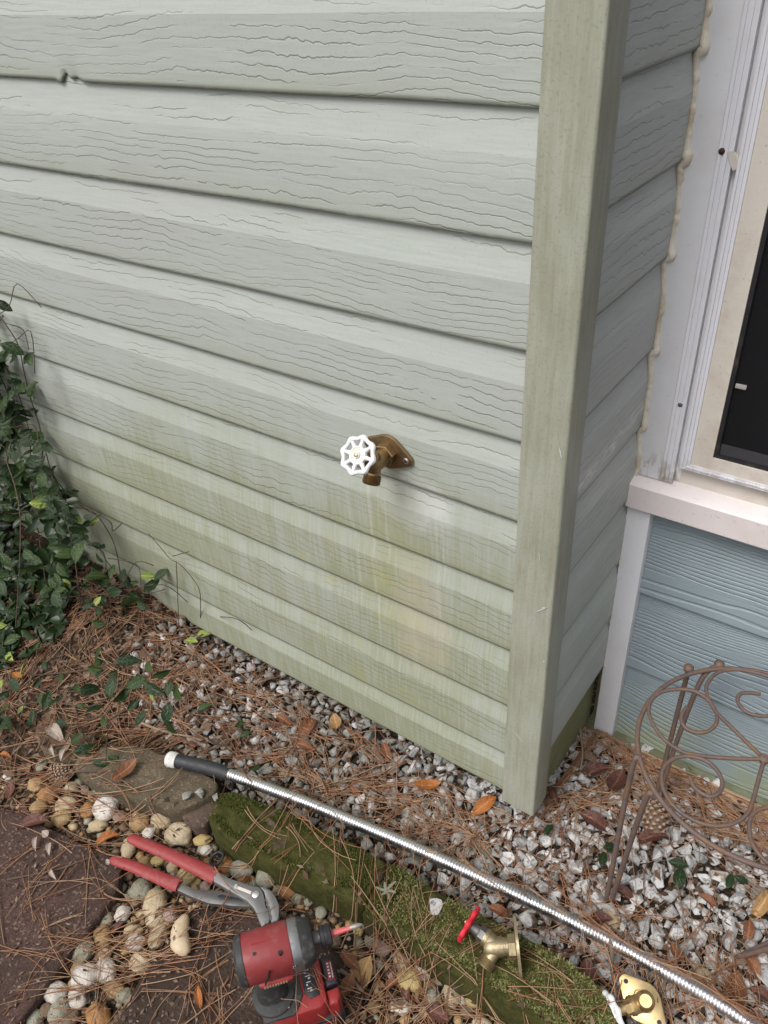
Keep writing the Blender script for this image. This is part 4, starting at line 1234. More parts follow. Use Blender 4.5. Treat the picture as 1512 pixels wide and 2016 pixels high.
# ------------------------------------------------------------------ spigots
def spigot(name, label, o, b, u, wheel_mat, brass, out_w=(0.45, -0.9), group=None, roll=0.0, screws=True, flange_mat=None, stem_mat=None, wheel_tilt=(0.80, 0.60), s=1.0, q0z=0.032):
    """o: centre of the flange back, b: outward axis, u: its up"""
    o = np.asarray(o, float); b = np.asarray(b, float); b /= np.linalg.norm(b)
    u = np.asarray(u, float); u = u - b * (u @ b); u /= np.linalg.norm(u)
    r = np.cross(u, b)
    t = thing(name, label, 'spigot', o, group)
    def pt(x, y, z): return o + s * (r * x + u * y + b * z)       # x right, y up, z out
    # flange: rounded diamond with two ears
    cr, sr = math.cos(roll), math.sin(roll)
    raw = []
    for cx_, rad in ((0.0, 0.0240), (0.0285, 0.0088), (-0.0285, 0.0088)):
        for k in range(40):
            th = 2 * math.pi * k / 40
            raw.append((round(cx_ + rad * math.cos(th), 6), round(rad * math.sin(th), 6)))
    raw = sorted(set(raw))
    def half(seq):
        h = []
        for p_ in seq:
            while len(h) > 1 and (h[-1][0] - h[-2][0]) * (p_[1] - h[-2][1]) - (h[-1][1] - h[-2][1]) * (p_[0] - h[-2][0]) <= 1e-12: h.pop()
            h.append(p_)
        return h[:-1]
    pl = [(x * cr - y * sr, x * sr + y * cr) for x, y in half(raw) + half(raw[::-1])]
    mb = MB(); mb.prism(pl, 0.0, 0.0042, 0.0014, frame=(o, r * s, u * s, b * s))
    fl = mb.build('flange', flange_mat or brass, t)
    if screws:
        for sx in (1, -1):
            c = pt(0.0285 * sx * cr, 0.0285 * sx * sr, 0.0042)
            mb = MB()
            mb.lathe(c, b, [(0, 0.0042), (0.0007, 0.0042), (0.0013, 0.0034), (0.0016, 0.0015)], 14)
            sw = mb.build('screw', M['screw'], fl)
            mb = MB()
            for a_ in (0.5, 0.5 + math.pi / 2):
                ax = r * math.cos(a_) + u * math.sin(a_); ay = -r * math.sin(a_) + u * math.cos(a_)
                mb.box((-0.0022, -0.0005, 0.0011), (0.0022, 0.0005, 0.0019), frame=(c, ax, ay, b))
            mb.build('screw_slot', M['gasket'], fl)
    else:
        for sx in (1, -1):
            c = pt(0.0285 * sx * cr, 0.0285 * sx * sr, 0.0042)
            mb = MB(); mb.lathe(c, b, [(-0.001, 0.0030), (0.0002, 0.0030)], 14); mb.build('screw_hole', M['gasket'], fl)
    # hex collar and body
    mb = MB()
    mb.lathe(pt(0, 0, 0.004), b, [(0, 0.0140 * s), (0.001 * s, 0.0150 * s), (0.0095 * s, 0.0150 * s), (0.0105 * s, 0.0140 * s)], 6, ref=u + r * .3)
    mb.lathe(pt(0, 0, 0.012), b, [(0, 0.0105 * s), (0.006 * s, 0.0106 * s), (0.012 * s, 0.0122 * s), (0.024 * s, 0.0124 * s), (0.030 * s, 0.0115 * s), (0.034 * s, 0.0075 * s)], 24)
    mb.build('body', brass, t)
    mb = MB()
    for k in range(5):                                             # raised cast letters band
        mb.box((-0.0012, -0.0022, 0), (0.0012, 0.0022, 0.0006), frame=(pt(0.0045 * (k - 2) * 0.0 + 0.0, 0.0, 0.0) + r * s * 0.01205 + b * s * (0.022 + 0.0032 * (k - 2)), b, u, r))
    mb.build('cast_lettering', brass, t)
    # bonnet, packing nut, stem
    ws, wc = wheel_tilt[1], wheel_tilt[0]
    wd = b * wc + u * ws
    h0 = pt(0, 0.002, 0.030)
    mb = MB()
    mb.lathe(h0, wd, [(0.0, 0.0100 * s), (0.010 * s, 0.0108 * s), (0.013 * s, 0.0113 * s), (0.0135 * s, 0.0120 * s), (0.015 * s, 0.0120 * s), (0.0155 * s, 0.0113 * s), (0.018 * s, 0.0113 * s), (0.018 * s, 0.0090 * s)], 24)
    mb.build('bonnet', stem_mat or brass, t)
    mb = MB()
    mb.lathe(h0 + wd * 0.018 * s, wd, [(0, 0.0098 * s), (0.0075 * s, 0.0098 * s), (0.0085 * s, 0.0088 * s)], 6)
    mb.lathe(h0 + wd * 0.0265 * s, wd, [(0, 0.0068 * s), (0.011 * s, 0.0066 * s), (0.014 * s, 0.0040 * s)], 16)
    mb.build('packing_nut', M['steel_dark'] if stem_mat else brass, t)
    # outlet with hose thread
    od = b * out_w[0] + u * out_w[1]; od /= np.linalg.norm(od)
    q0 = pt(0, -0.004 if q0z > 0.03 else 0.0, q0z)
    pr = [(0, 0.0088 * s), (0.0125 * s, 0.0090 * s), (0.0130 * s, 0.0112 * s)]
    for k in range(5):
        z = 0.0148 + k * 0.0020
        pr += [((z - 0.0010) * s, 0.0104 * s), (z * s, 0.0118 * s)]
    pr += [(0.0245 * s, 0.0106 * s), (0.0245 * s, 0.0086 * s), (0.016 * s, 0.0080 * s)]
    mb = MB(); mb.lathe(q0, od, pr, 26); ou = mb.build('threaded_outlet', brass, t, sharp=30)
    mb = MB(); mb.lathe(q0 + od * 0.0175 * s, od, [(0, 0.0079 * s), (0.0003, 0.0079 * s)], 18); mb.build('outlet_bore', M['gasket'], ou)
    # hand wheel: eight-lobed rim, eight spokes, hub
    wc0 = h0 + wd * 0.0420 * s
    a = u - wd * (u @ wd); a /= np.linalg.norm(a); c_ = np.cross(wd, a)
    RM, RT = 0.0214 * s, 0.0031 * s
    V, Fs = [], []
    NR, NT = 64, 8
    for k in range(NR):
        th = 2 * math.pi * k / NR
        lob = math.cos(8 * th)
        rad = RM * (1 + 0.045 * lob)
        tt = RT * (1 + 0.18 * lob)
        dr = a * math.cos(th) + c_ * math.sin(th)
        for j in range(NT):
            ph = 2 * math.pi * j / NT
            V.append(wc0 + dr * (rad + tt * math.cos(ph)) + wd * (tt * 1.05 * math.sin(ph)))
    for k in range(NR):
        for j in range(NT):
            k2, j2 = (k + 1) % NR, (j + 1) % NT
            Fs.append((k * NT + j, k2 * NT + j, k2 * NT + j2, k * NT + j2))
    mb = MB(); mb.add(V, Fs)
    for k in range(8):
        th = 2 * math.pi * k / 8
        dr = a * math.cos(th) + c_ * math.sin(th)
        mb.tube([wc0 + dr * 0.011 * s - wd * 0.0006 * s, wc0 + dr * 0.017 * s, wc0 + dr * RM], [0.0032 * s, 0.0023 * s, 0.0028 * s], 8, cap=False)
    mb.lathe(wc0, wd, [(-0.004 * s, 0.0065 * s), (-0.0035 * s, 0.0110 * s), (0.0010 * s, 0.0118 * s), (0.0024 * s, 0.0112 * s), (0.0024 * s, 0.0098 * s), (0.0014 * s, 0.0092 * s), (0.0014 * s, 0.004 * s)], 24)
    wh = mb.build('hand_wheel', wheel_mat, t)
    mb = MB()
    for k in range(14):                                            # worn ring of lettering on the hub
        th = 2 * math.pi * k / 14
        if k % 5 == 4: continue
        dr = a * math.cos(th) + c_ * math.sin(th); tn = np.cross(wd, dr)
        hh = 0.0008 + 0.0005 * (k % 3)
        mb.box((-0.0007, -hh, 0), (0.0007, hh, 0.0003), frame=(wc0 + dr * 0.0075 * s + wd * 0.00142 * s, tn, dr, wd))
    mb.build('hub_lettering', M['brass'], wh)
    mb = MB()
    mb.lathe(wc0 + wd * 0.0012 * s, wd, [(0, 0.0045 * s), (0.002 * s, 0.0045 * s), (0.0026 * s, 0.004 * s)], 6)
    mb.build('nut', M['screw'], wh)
    mb = MB()
    mb.lathe(wc0 + wd * 0.003 * s, wd, [(0, 0.0026 * s), (0.0030 * s, 0.0026 * s), (0.0036 * s, 0.0018 * s)], 14)
    mb.build('stem_screw', M['brass'], wh)
    return t, wc0

fo = on(769, 886, 1, 0.006)
fo[1] = 0.0035
spigot('spigot', 'bronze spigot with white wheel handle screwed to the siding wall', fo, (0, -1, 0), (0, 0, 1), M['white_wheel'], M['brass_old'], roll=math.radians(-8))
def gdir(p, q, z):
    a, b_ = on(*p, 2, z), on(*q, 2, z)
    d = b_ - a; return d / np.linalg.norm(d)
fo2 = on(1022, 1862, 2, 0.040)                                   # propped on spout and flange
vv = (CAM - fo2) / np.linalg.norm(CAM - fo2)                      # it leans so that its handle lies edge-on to the path
b_ = -R[0] + 0.05 * R[1]; b_ = b_ - vv * (b_ @ vv); u_ = np.cross(vv, b_); u_ = u_ if u_[2] > 0 else -u_
spigot('spigot', 'used brass spigot with red wheel handle lying on the moss', fo2, b_, u_,
       M['red_wheel'], M['brass_dull'], out_w=(0.62, -0.72), roll=math.radians(90), screws=False, stem_mat=M['brass_dull'], wheel_tilt=(0.78, 0.62))
fo3 = on(1264, 1972, 2, -0.018)
bv = (CAM - fo3) / np.linalg.norm(CAM - fo3)
spigot('spigot', 'shiny new brass spigot lying flange down in the bottom right corner', fo3, bv + 0.10 * R[0] - 0.02 * R[1], -R[0] * 0.94 + R[1] * 0.34, M['white_wheel'], M['brass'], out_w=(1.0, -0.02), roll=math.radians(20), screws=False, wheel_tilt=(0.16, 0.98), q0z=0.014)

# ------------------------------------------------------------------ flexible metal hose
hp = [(330, 1494), (386, 1506), (445, 1522), (520, 1549), (600, 1579), (700, 1620), (800, 1662), (900, 1707), (1000, 1753), (1100, 1801), (1200, 1852), (1300, 1907), (1400, 1966), (1480, 2018), (1580, 2088), (1700, 2180)]
hz = [0.004, 0.004, 0.002, -0.006, -0.010] + [-0.012] * 11
ctrl = [on(x, y, 2, z) for (x, y), z in zip(hp, hz)]
hose = thing('metal_hose', 'flexible corrugated chrome hose with black sleeve and white taped end', 'hose', ctrl[0])
sp = spline(ctrl, 60)
seglen = np.r_[0, np.cumsum([np.linalg.norm(sp[i + 1] - sp[i]) for i in range(len(sp) - 1)])]
def along(d):
    i = int(np.searchsorted(seglen, d)) - 1
    i = max(0, min(i, len(sp) - 2))
    t = (d - seglen[i]) / (seglen[i + 1] - seglen[i] + 1e-12)
    return sp[i] + (sp[i + 1] - sp[i]) * t
d_tape, d_sleeve, d_end = 0.018, float(seglen[60 * 2]), float(seglen[-1])
HR = 0.0099
mb = MB()
pt_, rd_ = [], []
pitch = 0.0046
nP = int((d_end - d_sleeve) / pitch)
for k in range(nP):
    d0 = d_sleeve + k * pitch
    for f_, rr in ((0.0, 0.91), (0.14, 0.97), (0.45, 1.0), (0.78, 0.975), (0.94, 0.91)):
        pt_.append(along(d0 + f_ * pitch)); rd_.append(HR * rr)
mb.tube(pt_, rd_, 14)
mb.build('corrugated_tube', M['chrome'], hose, sharp=50)
mb = MB()
dd = np.linspace(d_tape - 0.002, d_sleeve + 0.004, 26)
mb.tube([along(d) for d in dd], [0.0118 + 0.0005 * mnoise.noise(Vector((d * 90, 0, 0))) for d in dd], 18)
mb.build('black_sleeve', M['black_rubber'], hose)
mb = MB()
dd = np.linspace(-0.0, d_tape, 8)
a0 = along(0); dv = (along(0.01) - a0) / 0.01
mb.tube([a0 + dv * d for d in dd], [0.0112, 0.0132, 0.0136, 0.0134, 0.0135, 0.0133, 0.0130, 0.0124], 18)
mb.build('tape_end', M['tape'], hose)
for d in np.arange(0, d_end, 0.01):
    q = along(d); stamp(q[0], q[1], 0.010, q[2] + 0.008, q[2] - 0.008)

# ------------------------------------------------------------------ pliers
PLZ = -0.014
pl_root = thing('pliers', 'open slip joint pliers with worn red dipped handles on pebbles', 'pliers', on(450, 1740, 2, PLZ))
def pxl(pts, z): return [on(x, y, 2, z) for x, y in pts]
def grip(pts, rad, name='grip'):
    c = spline(pxl(pts, PLZ + 0.006), 8)
    rr = np.interp(np.linspace(0, 1, len(c)), np.linspace(0, 1, len(rad)), rad)
    mb = MB(); mb.tube(c, rr, 14, flat=0.62, up=(0, 0, 1)); return mb.build(name, M['grip'], pl_root)
grip([(254, 1648), (262, 1652), (300, 1668), (350, 1690), (395, 1711), (427, 1727)], [0.004, 0.0085, 0.0095, 0.0098, 0.0108, 0.0118, 0.0118])
grip([(219, 1690), (228, 1694), (262, 1706), (300, 1722), (330, 1735), (353, 1743)], [0.004, 0.0080, 0.0088, 0.0090, 0.0096, 0.0104, 0.0104])
zc = lambda X, Y: (400 + X / 4.725, 1700 + Y / 4.725)
def plate(polyz, z0, z1, mat, name, bev=0.0014, conv=zc, parent=None):
    P = [on(*(conv(x, y)), 2, z1)[:2] for x, y in polyz]
    mb = MB(); mb.prism(P, z0, z1, bev); return mb.build(name, mat, parent or pl_root, sharp=30)
pxid = lambda x, y: (x, y)
plate([(350, 1735), (385, 1750), (432, 1754), (476, 1763), (495, 1778), (490, 1785), (455, 1783), (410, 1778), (378, 1766), (346, 1751)], PLZ - 0.002, PLZ + 0.006, M['steel_dark'], 'lower_handle', conv=pxid)
plate([(427, 1764), (436, 1761), (470, 1768), (482, 1774), (472, 1774), (434, 1770)], PLZ + 0.0055, PLZ + 0.0066, M['gasket'], 'adjusting_slot', 0.0003, conv=pxid)
plate([(100, 55), (120, 62), (235, 132), (450, 205), (520, 215), (556, 262), (572, 330), (580, 390), (606, 440), (622, 500), (612, 545), (545, 588), (515, 520), (492, 455), (462, 405), (405, 345), (180, 212), (95, 165)], PLZ + 0.003, PLZ + 0.013, M['steel'], 'upper_handle')
plate([(524, 213), (585, 222), (640, 258), (682, 320), (708, 390), (704, 500), (690, 530), (632, 550), (626, 500), (612, 436), (588, 385), (580, 326), (562, 258)], PLZ + 0.001, PLZ + 0.0115, M['steel'], 'jaw')
plate([(318, 206), (450, 258), (440, 284), (306, 230)], PLZ + 0.0125, PLZ + 0.0140, M['cream'], 'push_button_slot', 0.0003)
mb = MB()
for (X, Y, rr) in ((305, 212, 0.0034), (487, 284, 0.0056)):
    c = on(*zc(X, Y), 2, PLZ + 0.014)
    mb.lathe((c[0], c[1], PLZ + 0.012), (0, 0, 1), [(0, rr), (0.0022, rr), (0.0030, rr * 0.8)], 16)
mb.build('rivet', M['screw'], pl_root)
mb = MB()
for k in range(9):                                                   # serrated teeth inside the jaws
    X, Y = 586 + k * 5.5 + (k % 2) * 6, 345 + k * 22
    c = on(*zc(X, Y), 2, PLZ + 0.010)
    mb.lathe((c[0], c[1], PLZ + 0.003), (0, 0, 1), [(0, 0.0022), (0.0088, 0.0022)], 4)
mb.build('teeth', M['steel_dark'], pl_root, smooth=False)
for q in [(262, 1652), (300, 1668), (350, 1690), (395, 1711), (430, 1728), (228, 1694), (262, 1706), (300, 1722), (353, 1743), (400, 1760), (450, 1768), (500, 1775), (535, 1795)]:
    c = on(*q, 2, PLZ); stamp(c[0], c[1], 0.012, PLZ + 0.015, PLZ)

# ------------------------------------------------------------------ impact driver standing on its battery
DB = PZ + 0.001
hc = on(546, 1877, 2, 0.118)                       # point on the near flank of the head
ax = np.array([math.cos(math.radians(51)), math.sin(math.radians(51)), 0.0]); ax /= np.linalg.norm(ax)
rt = np.array([ax[1], -ax[0], 0.0])                # the right flank, towards the camera
up = np.array([0, 0, 1.0])
HEAD_Z = 0.128
oc = np.array([-0.1405, -0.4112, HEAD_Z])
drv = thing('impact_driver', 'red and black cordless impact driver standing on its battery', 'power tool', (oc[0], oc[1], DB))
DS = 0.86                                          # compact tool
HEAD_Z = HEAD_Z / DS
ax = ax * DS; rt = rt * DS; up = up * DS
DB = DB / DS
def dp(a, r_, z): return np.array([oc[0], oc[1], 0]) + ax * a + rt * r_ + up * z
def loft(mb, secs, n=32, mi=0, pw=2.5):
    """secs: (a, centre_z, half width, half height)"""
    V, Fs = [], []
    for a, cz, w, h in secs:
        for j in range(n):
            th = 2 * math.pi * j / n
            c_, s_ = math.cos(th), math.sin(th)
            q = (abs(c_) ** pw + abs(s_) ** pw) ** (-1 / pw)
            V.append(dp(a, w * q * c_, cz + h * q * s_))
    k = len(secs)
    for i in range(k - 1):
        for j in range(n):
            j2 = (j + 1) % n
            Fs.append((i * n + j, i * n + j2, (i + 1) * n + j2, (i + 1) * n + j))
    Fs.append(tuple(range(n - 1, -1, -1))); Fs.append(tuple((k - 1) * n + j for j in range(n)))
    mb.add(V, Fs, mi)
Z = HEAD_Z
mb = MB(); loft(mb, [(-0.060, Z, 0.018, 0.020), (-0.0585, Z, 0.026, 0.028), (-0.056, Z, 0.0300, 0.032), (-0.049, Z, 0.0325, 0.0345), (-0.047, Z, 0.0325, 0.0345)]); mb.build('rear_cap', M['rubber_grey'], drv)
mb = MB(); loft(mb, [(-0.047, Z, 0.0315, 0.0335), (-0.045, Z, 0.0322, 0.0340), (0.016, Z, 0.0335, 0.0350), (0.0185, Z, 0.0325, 0.034)], pw=2.35); body = mb.build('motor_housing', M['red_plastic'], drv)
mb = MB(); loft(mb, [(0.0185, Z, 0.0325, 0.034), (0.0195, Z, 0.0345, 0.0355), (0.031, Z, 0.0342, 0.0352), (0.032, Z, 0.0335, 0.0345)], pw=2.1); mb.build('alloy_collar', M['nose'], drv)
mb = MB(); loft(mb, [(0.032, Z, 0.0335, 0.0345), (0.033, Z, 0.0342, 0.0352), (0.042, Z, 0.0315, 0.0325), (0.049, Z, 0.0285, 0.0290), (0.051, Z, 0.0255, 0.0260), (0.0515, Z, 0.014, 0.014)], pw=2.1); mb.build('rubber_nose', M['rubber_grey'], drv)
mb = MB()
c0 = dp(0.050, 0, Z)
mb.lathe(c0, ax, [(0, 0.0085), (0.009, 0.0085)], 18)
mb.build('spindle', M['steel_dark'], drv)
mb = MB()
mb.lathe(c0, ax, [(0.009, 0.0115), (0.010, 0.0132), (0.014, 0.0132), (0.0145, 0.0124), (0.0175, 0.0124), (0.018, 0.0130), (0.022, 0.0126), (0.0235, 0.0105), (0.0235, 0.005)], 22)
mb.build('chuck_collar', M['black_plastic'], drv)
mb = MB()
mb.lathe(c0, ax, [(0.022, 0.0040), (0.030, 0.0040), (0.040, 0.0030), (0.047, 0.0028)], 6)
bit = mb.build('driver_bit', M['pink'], drv)
mb = MB(); mb.lathe(c0, ax, [(0.047, 0.0030), (0.053, 0.0036), (0.058, 0.0030), (0.063, 0.0008)], 8); mb.build('bit_tip', M['tip'], bit)
# vent slots, seam, mouldings on the right flank
def flank_box(a0, a1, z0, z1, r0, r1, mat, name, parent, bev=0.0, skew=0.0):
    mb = MB()
    mb.box((a0, r0, z0), (a1, r1, z1), bev=bev, frame=(np.array([oc[0], oc[1], 0]), ax + up * skew, rt, up - ax * skew))
    return mb.build(name, mat, parent)
for (a0, z0) in ((-0.0215, Z - 0.004), (-0.0185, Z + 0.008), (-0.026, Z - 0.016)):
    mb = MB(); mb.prism([(a0, z0), (a0 + 0.0022, z0 - 0.001), (a0 + 0.0052, z0 + 0.0095), (a0 + 0.0035, z0 + 0.0105)], 0.0325, 0.0343, 0.0004, frame=(np.array([oc[0], oc[1], 0.]), ax, up, rt)); mb.build('vent', M['gasket'], body)
for (a0, r0) in ((-0.030, 0.012), (0.004, 0.021)):
    c = dp(a0, r0, Z + 0.0325); mb = MB(); mb.lathe(c, up, [(-0.004, 0.0024), (0.0005, 0.0024)], 10); mb.build('screw_recess', M['gasket'], body)
mb = MB(); mb.box((-0.034, -0.0006, 0), (0.009, 0.0006, 0.0352), frame=(dp(0, 0.0, Z), ax, rt, up)); mb.build('housing_seam', M['red_bright'], body)
mb = MB(); loft(mb, [(-0.034, Z - 0.0275, 0.0300, 0.0065), (-0.030, Z - 0.0275, 0.0315, 0.0075), (0.010, Z - 0.0275, 0.0325, 0.0075), (0.014, Z - 0.0275, 0.030, 0.006)], pw=3); mb.build('lower_ridge', M['red_bright'], drv)
# worn name strip on the ridge: pale letter marks
mb = MB()
for k in range(9):
    a0 = -0.028 + k * 0.0038
    mb.box((a0, 0.0318, Z - 0.0295), (a0 + 0.0024, 0.0328, Z - 0.0255), frame=(np.array([oc[0], oc[1], 0.]), ax, rt, up))
mb.build('name_lettering', M['print_gold'], body, smooth=False)
# raised figures on the collar
mb = MB()
for seg in ((-0.001, 0.0055, 0.0, 0.001), (-0.001, 0.0055, 0.0045, 0.0055), (-0.001, 0.0, 0, 0.0055), (0.0045, 0.0055, 0, 0.0055), (0.0018, 0.0028, 0, 0.0055)):
    mb.box((0.0165 + seg[0], 0.0335, Z + 0.006 + seg[2]), (0.0165 + seg[1], 0.0352, Z + 0.006 + seg[3]), frame=(np.array([oc[0], oc[1], 0.]), ax, rt, up))
mb.build('embossed_figure', M['nose'], drv, smooth=False)
# grip (handle)
def vloft(mb, secs, n=28, mi=0, pw=2.6):
    """secs: (z, centre a, half length a, half width r)"""
    V, Fs = [], []
    for z, ca, la, w in secs:
        for j in range(n):
            th = 2 * math.pi * j / n
            c_, s_ = math.cos(th), math.sin(th)
            q = (abs(c_) ** pw + abs(s_) ** pw) ** (-1 / pw)
            V.append(dp(ca + la * q * c_, w * q * s_, z))
    k = len(secs)
    for i in range(k - 1):
        for j in range(n):
            j2 = (j + 1) % n
            Fs.append((i * n + j, (i + 1) * n + j, (i + 1) * n + j2, i * n + j2))
    Fs.append(tuple(range(n))); Fs.append(tuple((k - 1) * n + j for j in range(n - 1, -1, -1)))
    mb.add(V, Fs, mi)
mb = MB(); vloft(mb, [(Z - 0.03, -0.016, 0.022, 0.0205), (Z - 0.05, -0.018, 0.021, 0.0190), (Z - 0.07, -0.022, 0.020, 0.0185), (Z - 0.09, -0.024, 0.021, 0.0195), (0.026, -0.020, 0.026, 0.023)]); gp = mb.build('rubber_grip', M['rubber_grey'], drv)
mb = MB(); vloft(mb, [(Z - 0.032, 0.012, 0.010, 0.012), (Z - 0.045, 0.009, 0.011, 0.0115), (Z - 0.062, 0.003, 0.009, 0.011)]); mb.build('trigger', M['black_plastic'], drv)
# foot of the handle: red shell with dark rubber pad and button panel
FT = 0.036
mb = MB()
P = [(-0.050, -0.034), (-0.040, -0.038), (0.034, -0.038), (0.046, -0.030), (0.046, 0.030), (0.034, 0.038), (-0.040, 0.038), (-0.050, 0.034)]
fr = (np.array([oc[0], oc[1], 0.]) + ax * 0.008 + rt * 0.004, ax, rt, up)
mb.prism(P[::-1], DB + 0.028, FT, 0.006, frame=(fr[0], rt * -1 * -1, ax, up)) if False else mb.prism([(a, r_) for a, r_ in P], DB + 0.028, FT, 0.006, frame=(fr[0], ax, rt, up))
foot = mb.build('foot_shell', M['red_bright'], drv)
mb = MB(); mb.prism([(-0.049, -0.036), (0.010, -0.036), (0.012, 0.014), (0.002, 0.030), (-0.004, 0.0365), (-0.049, 0.0365)], FT - 0.003, FT + 0.0025, 0.0015, frame=fr); mb.build('rubber_pad', M['rubber_grey'], foot)
mb = MB(); mb.lathe(dp(-0.022, 0.006, FT + 0.001), up, [(0, 0.027), (0.004, 0.0262), (0.0048, 0.025)], 36); mb.build('round_pad', M['rubber_grey'], foot)
mb = MB()                                                            # worn outline emblem on the pad
em = [(-0.018, 0.020), (-0.012, 0.025), (-0.006, 0.031), (-0.002, 0.030), (-0.003, 0.026), (-0.007, 0.020)]
for i in range(len(em) - 1):
    mb.tube([dp(em[i][0], em[i][1], FT + 0.0052), dp(em[i + 1][0], em[i + 1][1], FT + 0.0052)], 0.0005, 5)
mb.build('emblem', M['print_gold'], foot)
mb = MB(); mb.prism([(0.0145, -0.030), (0.036, -0.030), (0.036, 0.020), (0.022, 0.022), (0.0145, 0.012)], FT - 0.001, FT + 0.0022, 0.0008, frame=fr); pan = mb.build('button_panel', M['black_plastic'], foot)
mb = MB()
for k in range(4):
    r0 = -0.020 + k * 0.009
    mb.box((0.020, r0, FT + 0.0020), (0.027, r0 + 0.0014, FT + 0.0026), frame=fr)
    mb.box((0.0195 + (k % 2) * 0.004, r0 + 0.003, FT + 0.0020), (0.022 + (k % 2) * 0.005, r0 + 0.0055, FT + 0.0026), frame=fr)
mb.build('button_marks', M['print'], pan, smooth=False)
# battery pack
mb = MB(); mb.prism([(-0.052, -0.036), (-0.046, -0.040), (0.058, -0.040), (0.068, -0.033), (0.068, 0.033), (0.058, 0.040), (-0.046, 0.040), (-0.052, 0.036)], DB, DB + 0.0285, 0.004, frame=fr); bat = mb.build('battery', M['black_plastic'], drv)
mb = MB(); mb.prism([(0.0465, -0.034), (0.060, -0.033), (0.0655, -0.028), (0.0655, 0.010), (0.0465, 0.012)], DB + 0.0285, FT - 0.002, 0.005, frame=fr); gau = mb.build('battery_top', M['black_plastic'], bat)
mb = MB(); mb.prism([(0.0465, 0.0145), (0.066, 0.0130), (0.066, 0.028), (0.060, 0.036), (0.0465, 0.037)], DB + 0.0285, FT - 0.004, 0.005, frame=fr); mb.build('release_latch', M['red_bright'], bat)
mb = MB(); mb.prism([(0.0525, -0.026), (0.0625, -0.024), (0.0625, 0.004), (0.0525, 0.004)], FT - 0.003, FT - 0.0014, 0.0003, frame=fr); mb.build('gauge_label', M['dark_red'], gau)
mb = MB()
for k in range(5):
    mb.box((0.0545, -0.022 + k * 0.0048, FT - 0.0018), (0.0575, -0.0195 + k * 0.0048, FT - 0.0010), frame=fr)
for k in range(10):
    mb.box((0.0598, -0.022 + k * 0.0024, FT - 0.0018), (0.0612, -0.0204 + k * 0.0024, FT - 0.0010), frame=fr)
mb.build('gauge_print', M['print'], gau, smooth=False)
# white lettering along the flank of the battery
mb = MB()
x0 = -0.006
for k, ch in enumerate('LITHIUM'):
    w = 0.0012 if ch == 'I' else 0.0036
    segs = {'L': [(0, 0, .001, .006), (0, 0, .0036, .001)], 'I': [(0, 0, .0011, .006)], 'T': [(0, .005, .0036, .006), (.0013, 0, .0023, .006)], 'H': [(0, 0, .001, .006), (.0026, 0, .0036, .006), (0, .0025, .0036, .0035)],
            'U': [(0, 0, .001, .006), (.0026, 0, .0036, .006), (0, 0, .0036, .001)], 'M': [(0, 0, .001, .006), (.0030, 0, .0040, .006), (.0015, .002, .0025, .006), (0, .005, .0040, .006)]}[ch]
    for a0, z0, a1, z1 in segs:
        mb.box((x0 + a0, 0.0398, DB + 0.010 + z0), (x0 + a1, 0.0404, DB + 0.010 + z1), frame=fr)
    x0 += w + 0.0012
mb.build('battery_lettering', M['print'], bat, smooth=False)
mb = MB(); mb.box((-0.046, 0.0395, DB + 0.021), (0.056, 0.0408, DB + 0.0232), frame=fr); mb.build('red_line', M['red_bright'], bat)
stamp_poly(np.array([dp(a, r_, 0)[:2] for a, r_ in P]), 0.05)

# ------------------------------------------------------------------ rusty wire plant stand
H = 0.240
C0 = np.array([0.268, 0.085, H]); RR = 0.1555
stand = thing('plant_stand', 'rusty wire plant stand with scrolled round top and hairpin legs', 'plant stand', (0.268, 0.085, -0.055))
mb = MB()
mb.tube([C0 + RR * np.array([math.cos(t), math.sin(t), 0]) for t in np.linspace(0, 2 * math.pi, 97)], 0.0033, 10, cap=False)
mb.build('ring', M['rust'], stand, sharp=False)
def scroll(pxs, z=H, r=0.0027):
    mb = MB(); c = spline([on(x, y, 2, z) for x, y in pxs], 7)
    mb.tube(c, r, 8); mb.build('scroll', M['rust'], stand, sharp=False)
hub = (1505, 1494)
scroll([(1497, 1366), (1475, 1364), (1458, 1366), (1452, 1378), (1460, 1394), (1480, 1406), (1512, 1410), (1545, 1402), (1560, 1372), (1535, 1342), (1490, 1325), (1440, 1318), (1407, 1328), (1391, 1352), (1396, 1378), (1410, 1402), (1440, 1432), (1475, 1466), (1505, 1494)])
scroll([(1352, 1392), (1344, 1404), (1341, 1417), (1350, 1433), (1372, 1442), (1395, 1439), (1410, 1424), (1410, 1402), (1394, 1378), (1368, 1361), (1336, 1357), (1304, 1362), (1283, 1378), (1277, 1400), (1286, 1426), (1308, 1456), (1340, 1478), (1362, 1485), (1410, 1491), (1460, 1494), (1505, 1494)])
scroll([(1358, 1530), (1366, 1548), (1382, 1562), (1400, 1568), (1416, 1560), (1422, 1542), (1414, 1520), (1394, 1500), (1366, 1490), (1338, 1490), (1314, 1502), (1303, 1524), (1306, 1552), (1322, 1582), (1350, 1606), (1385, 1622), (1420, 1626), (1452, 1618), (1474, 1598), (1484, 1570), (1492, 1540), (1505, 1494)])
scroll([(1600, 1760), (1545, 1722), (1506, 1694), (1483, 1664), (1475, 1632), (1480, 1606), (1500, 1592), (1540, 1588), (1580, 1600)])
mb = MB(); mb.lathe(C0 - np.array([0, 0, 0.004]), (0, 0, 1), [(0, 0.006), (0.006, 0.007), (0.010, 0.004)], 12); mb.build('hub', M['rust'], stand)
def leg(p_top, mid, foot, r=0.0037, knob=False):
    mb = MB(); c = spline([p_top] + mid + [foot], 10)
    mb.tube(c, r, 9)
    if knob: mb.lathe(p_top, (0, 0, 1), [(-0.006, 0.003), (-0.003, 0.007), (0.003, 0.007), (0.006, 0.003)], 10)
    mb.build('leg', M['rust'], stand, sharp=False)
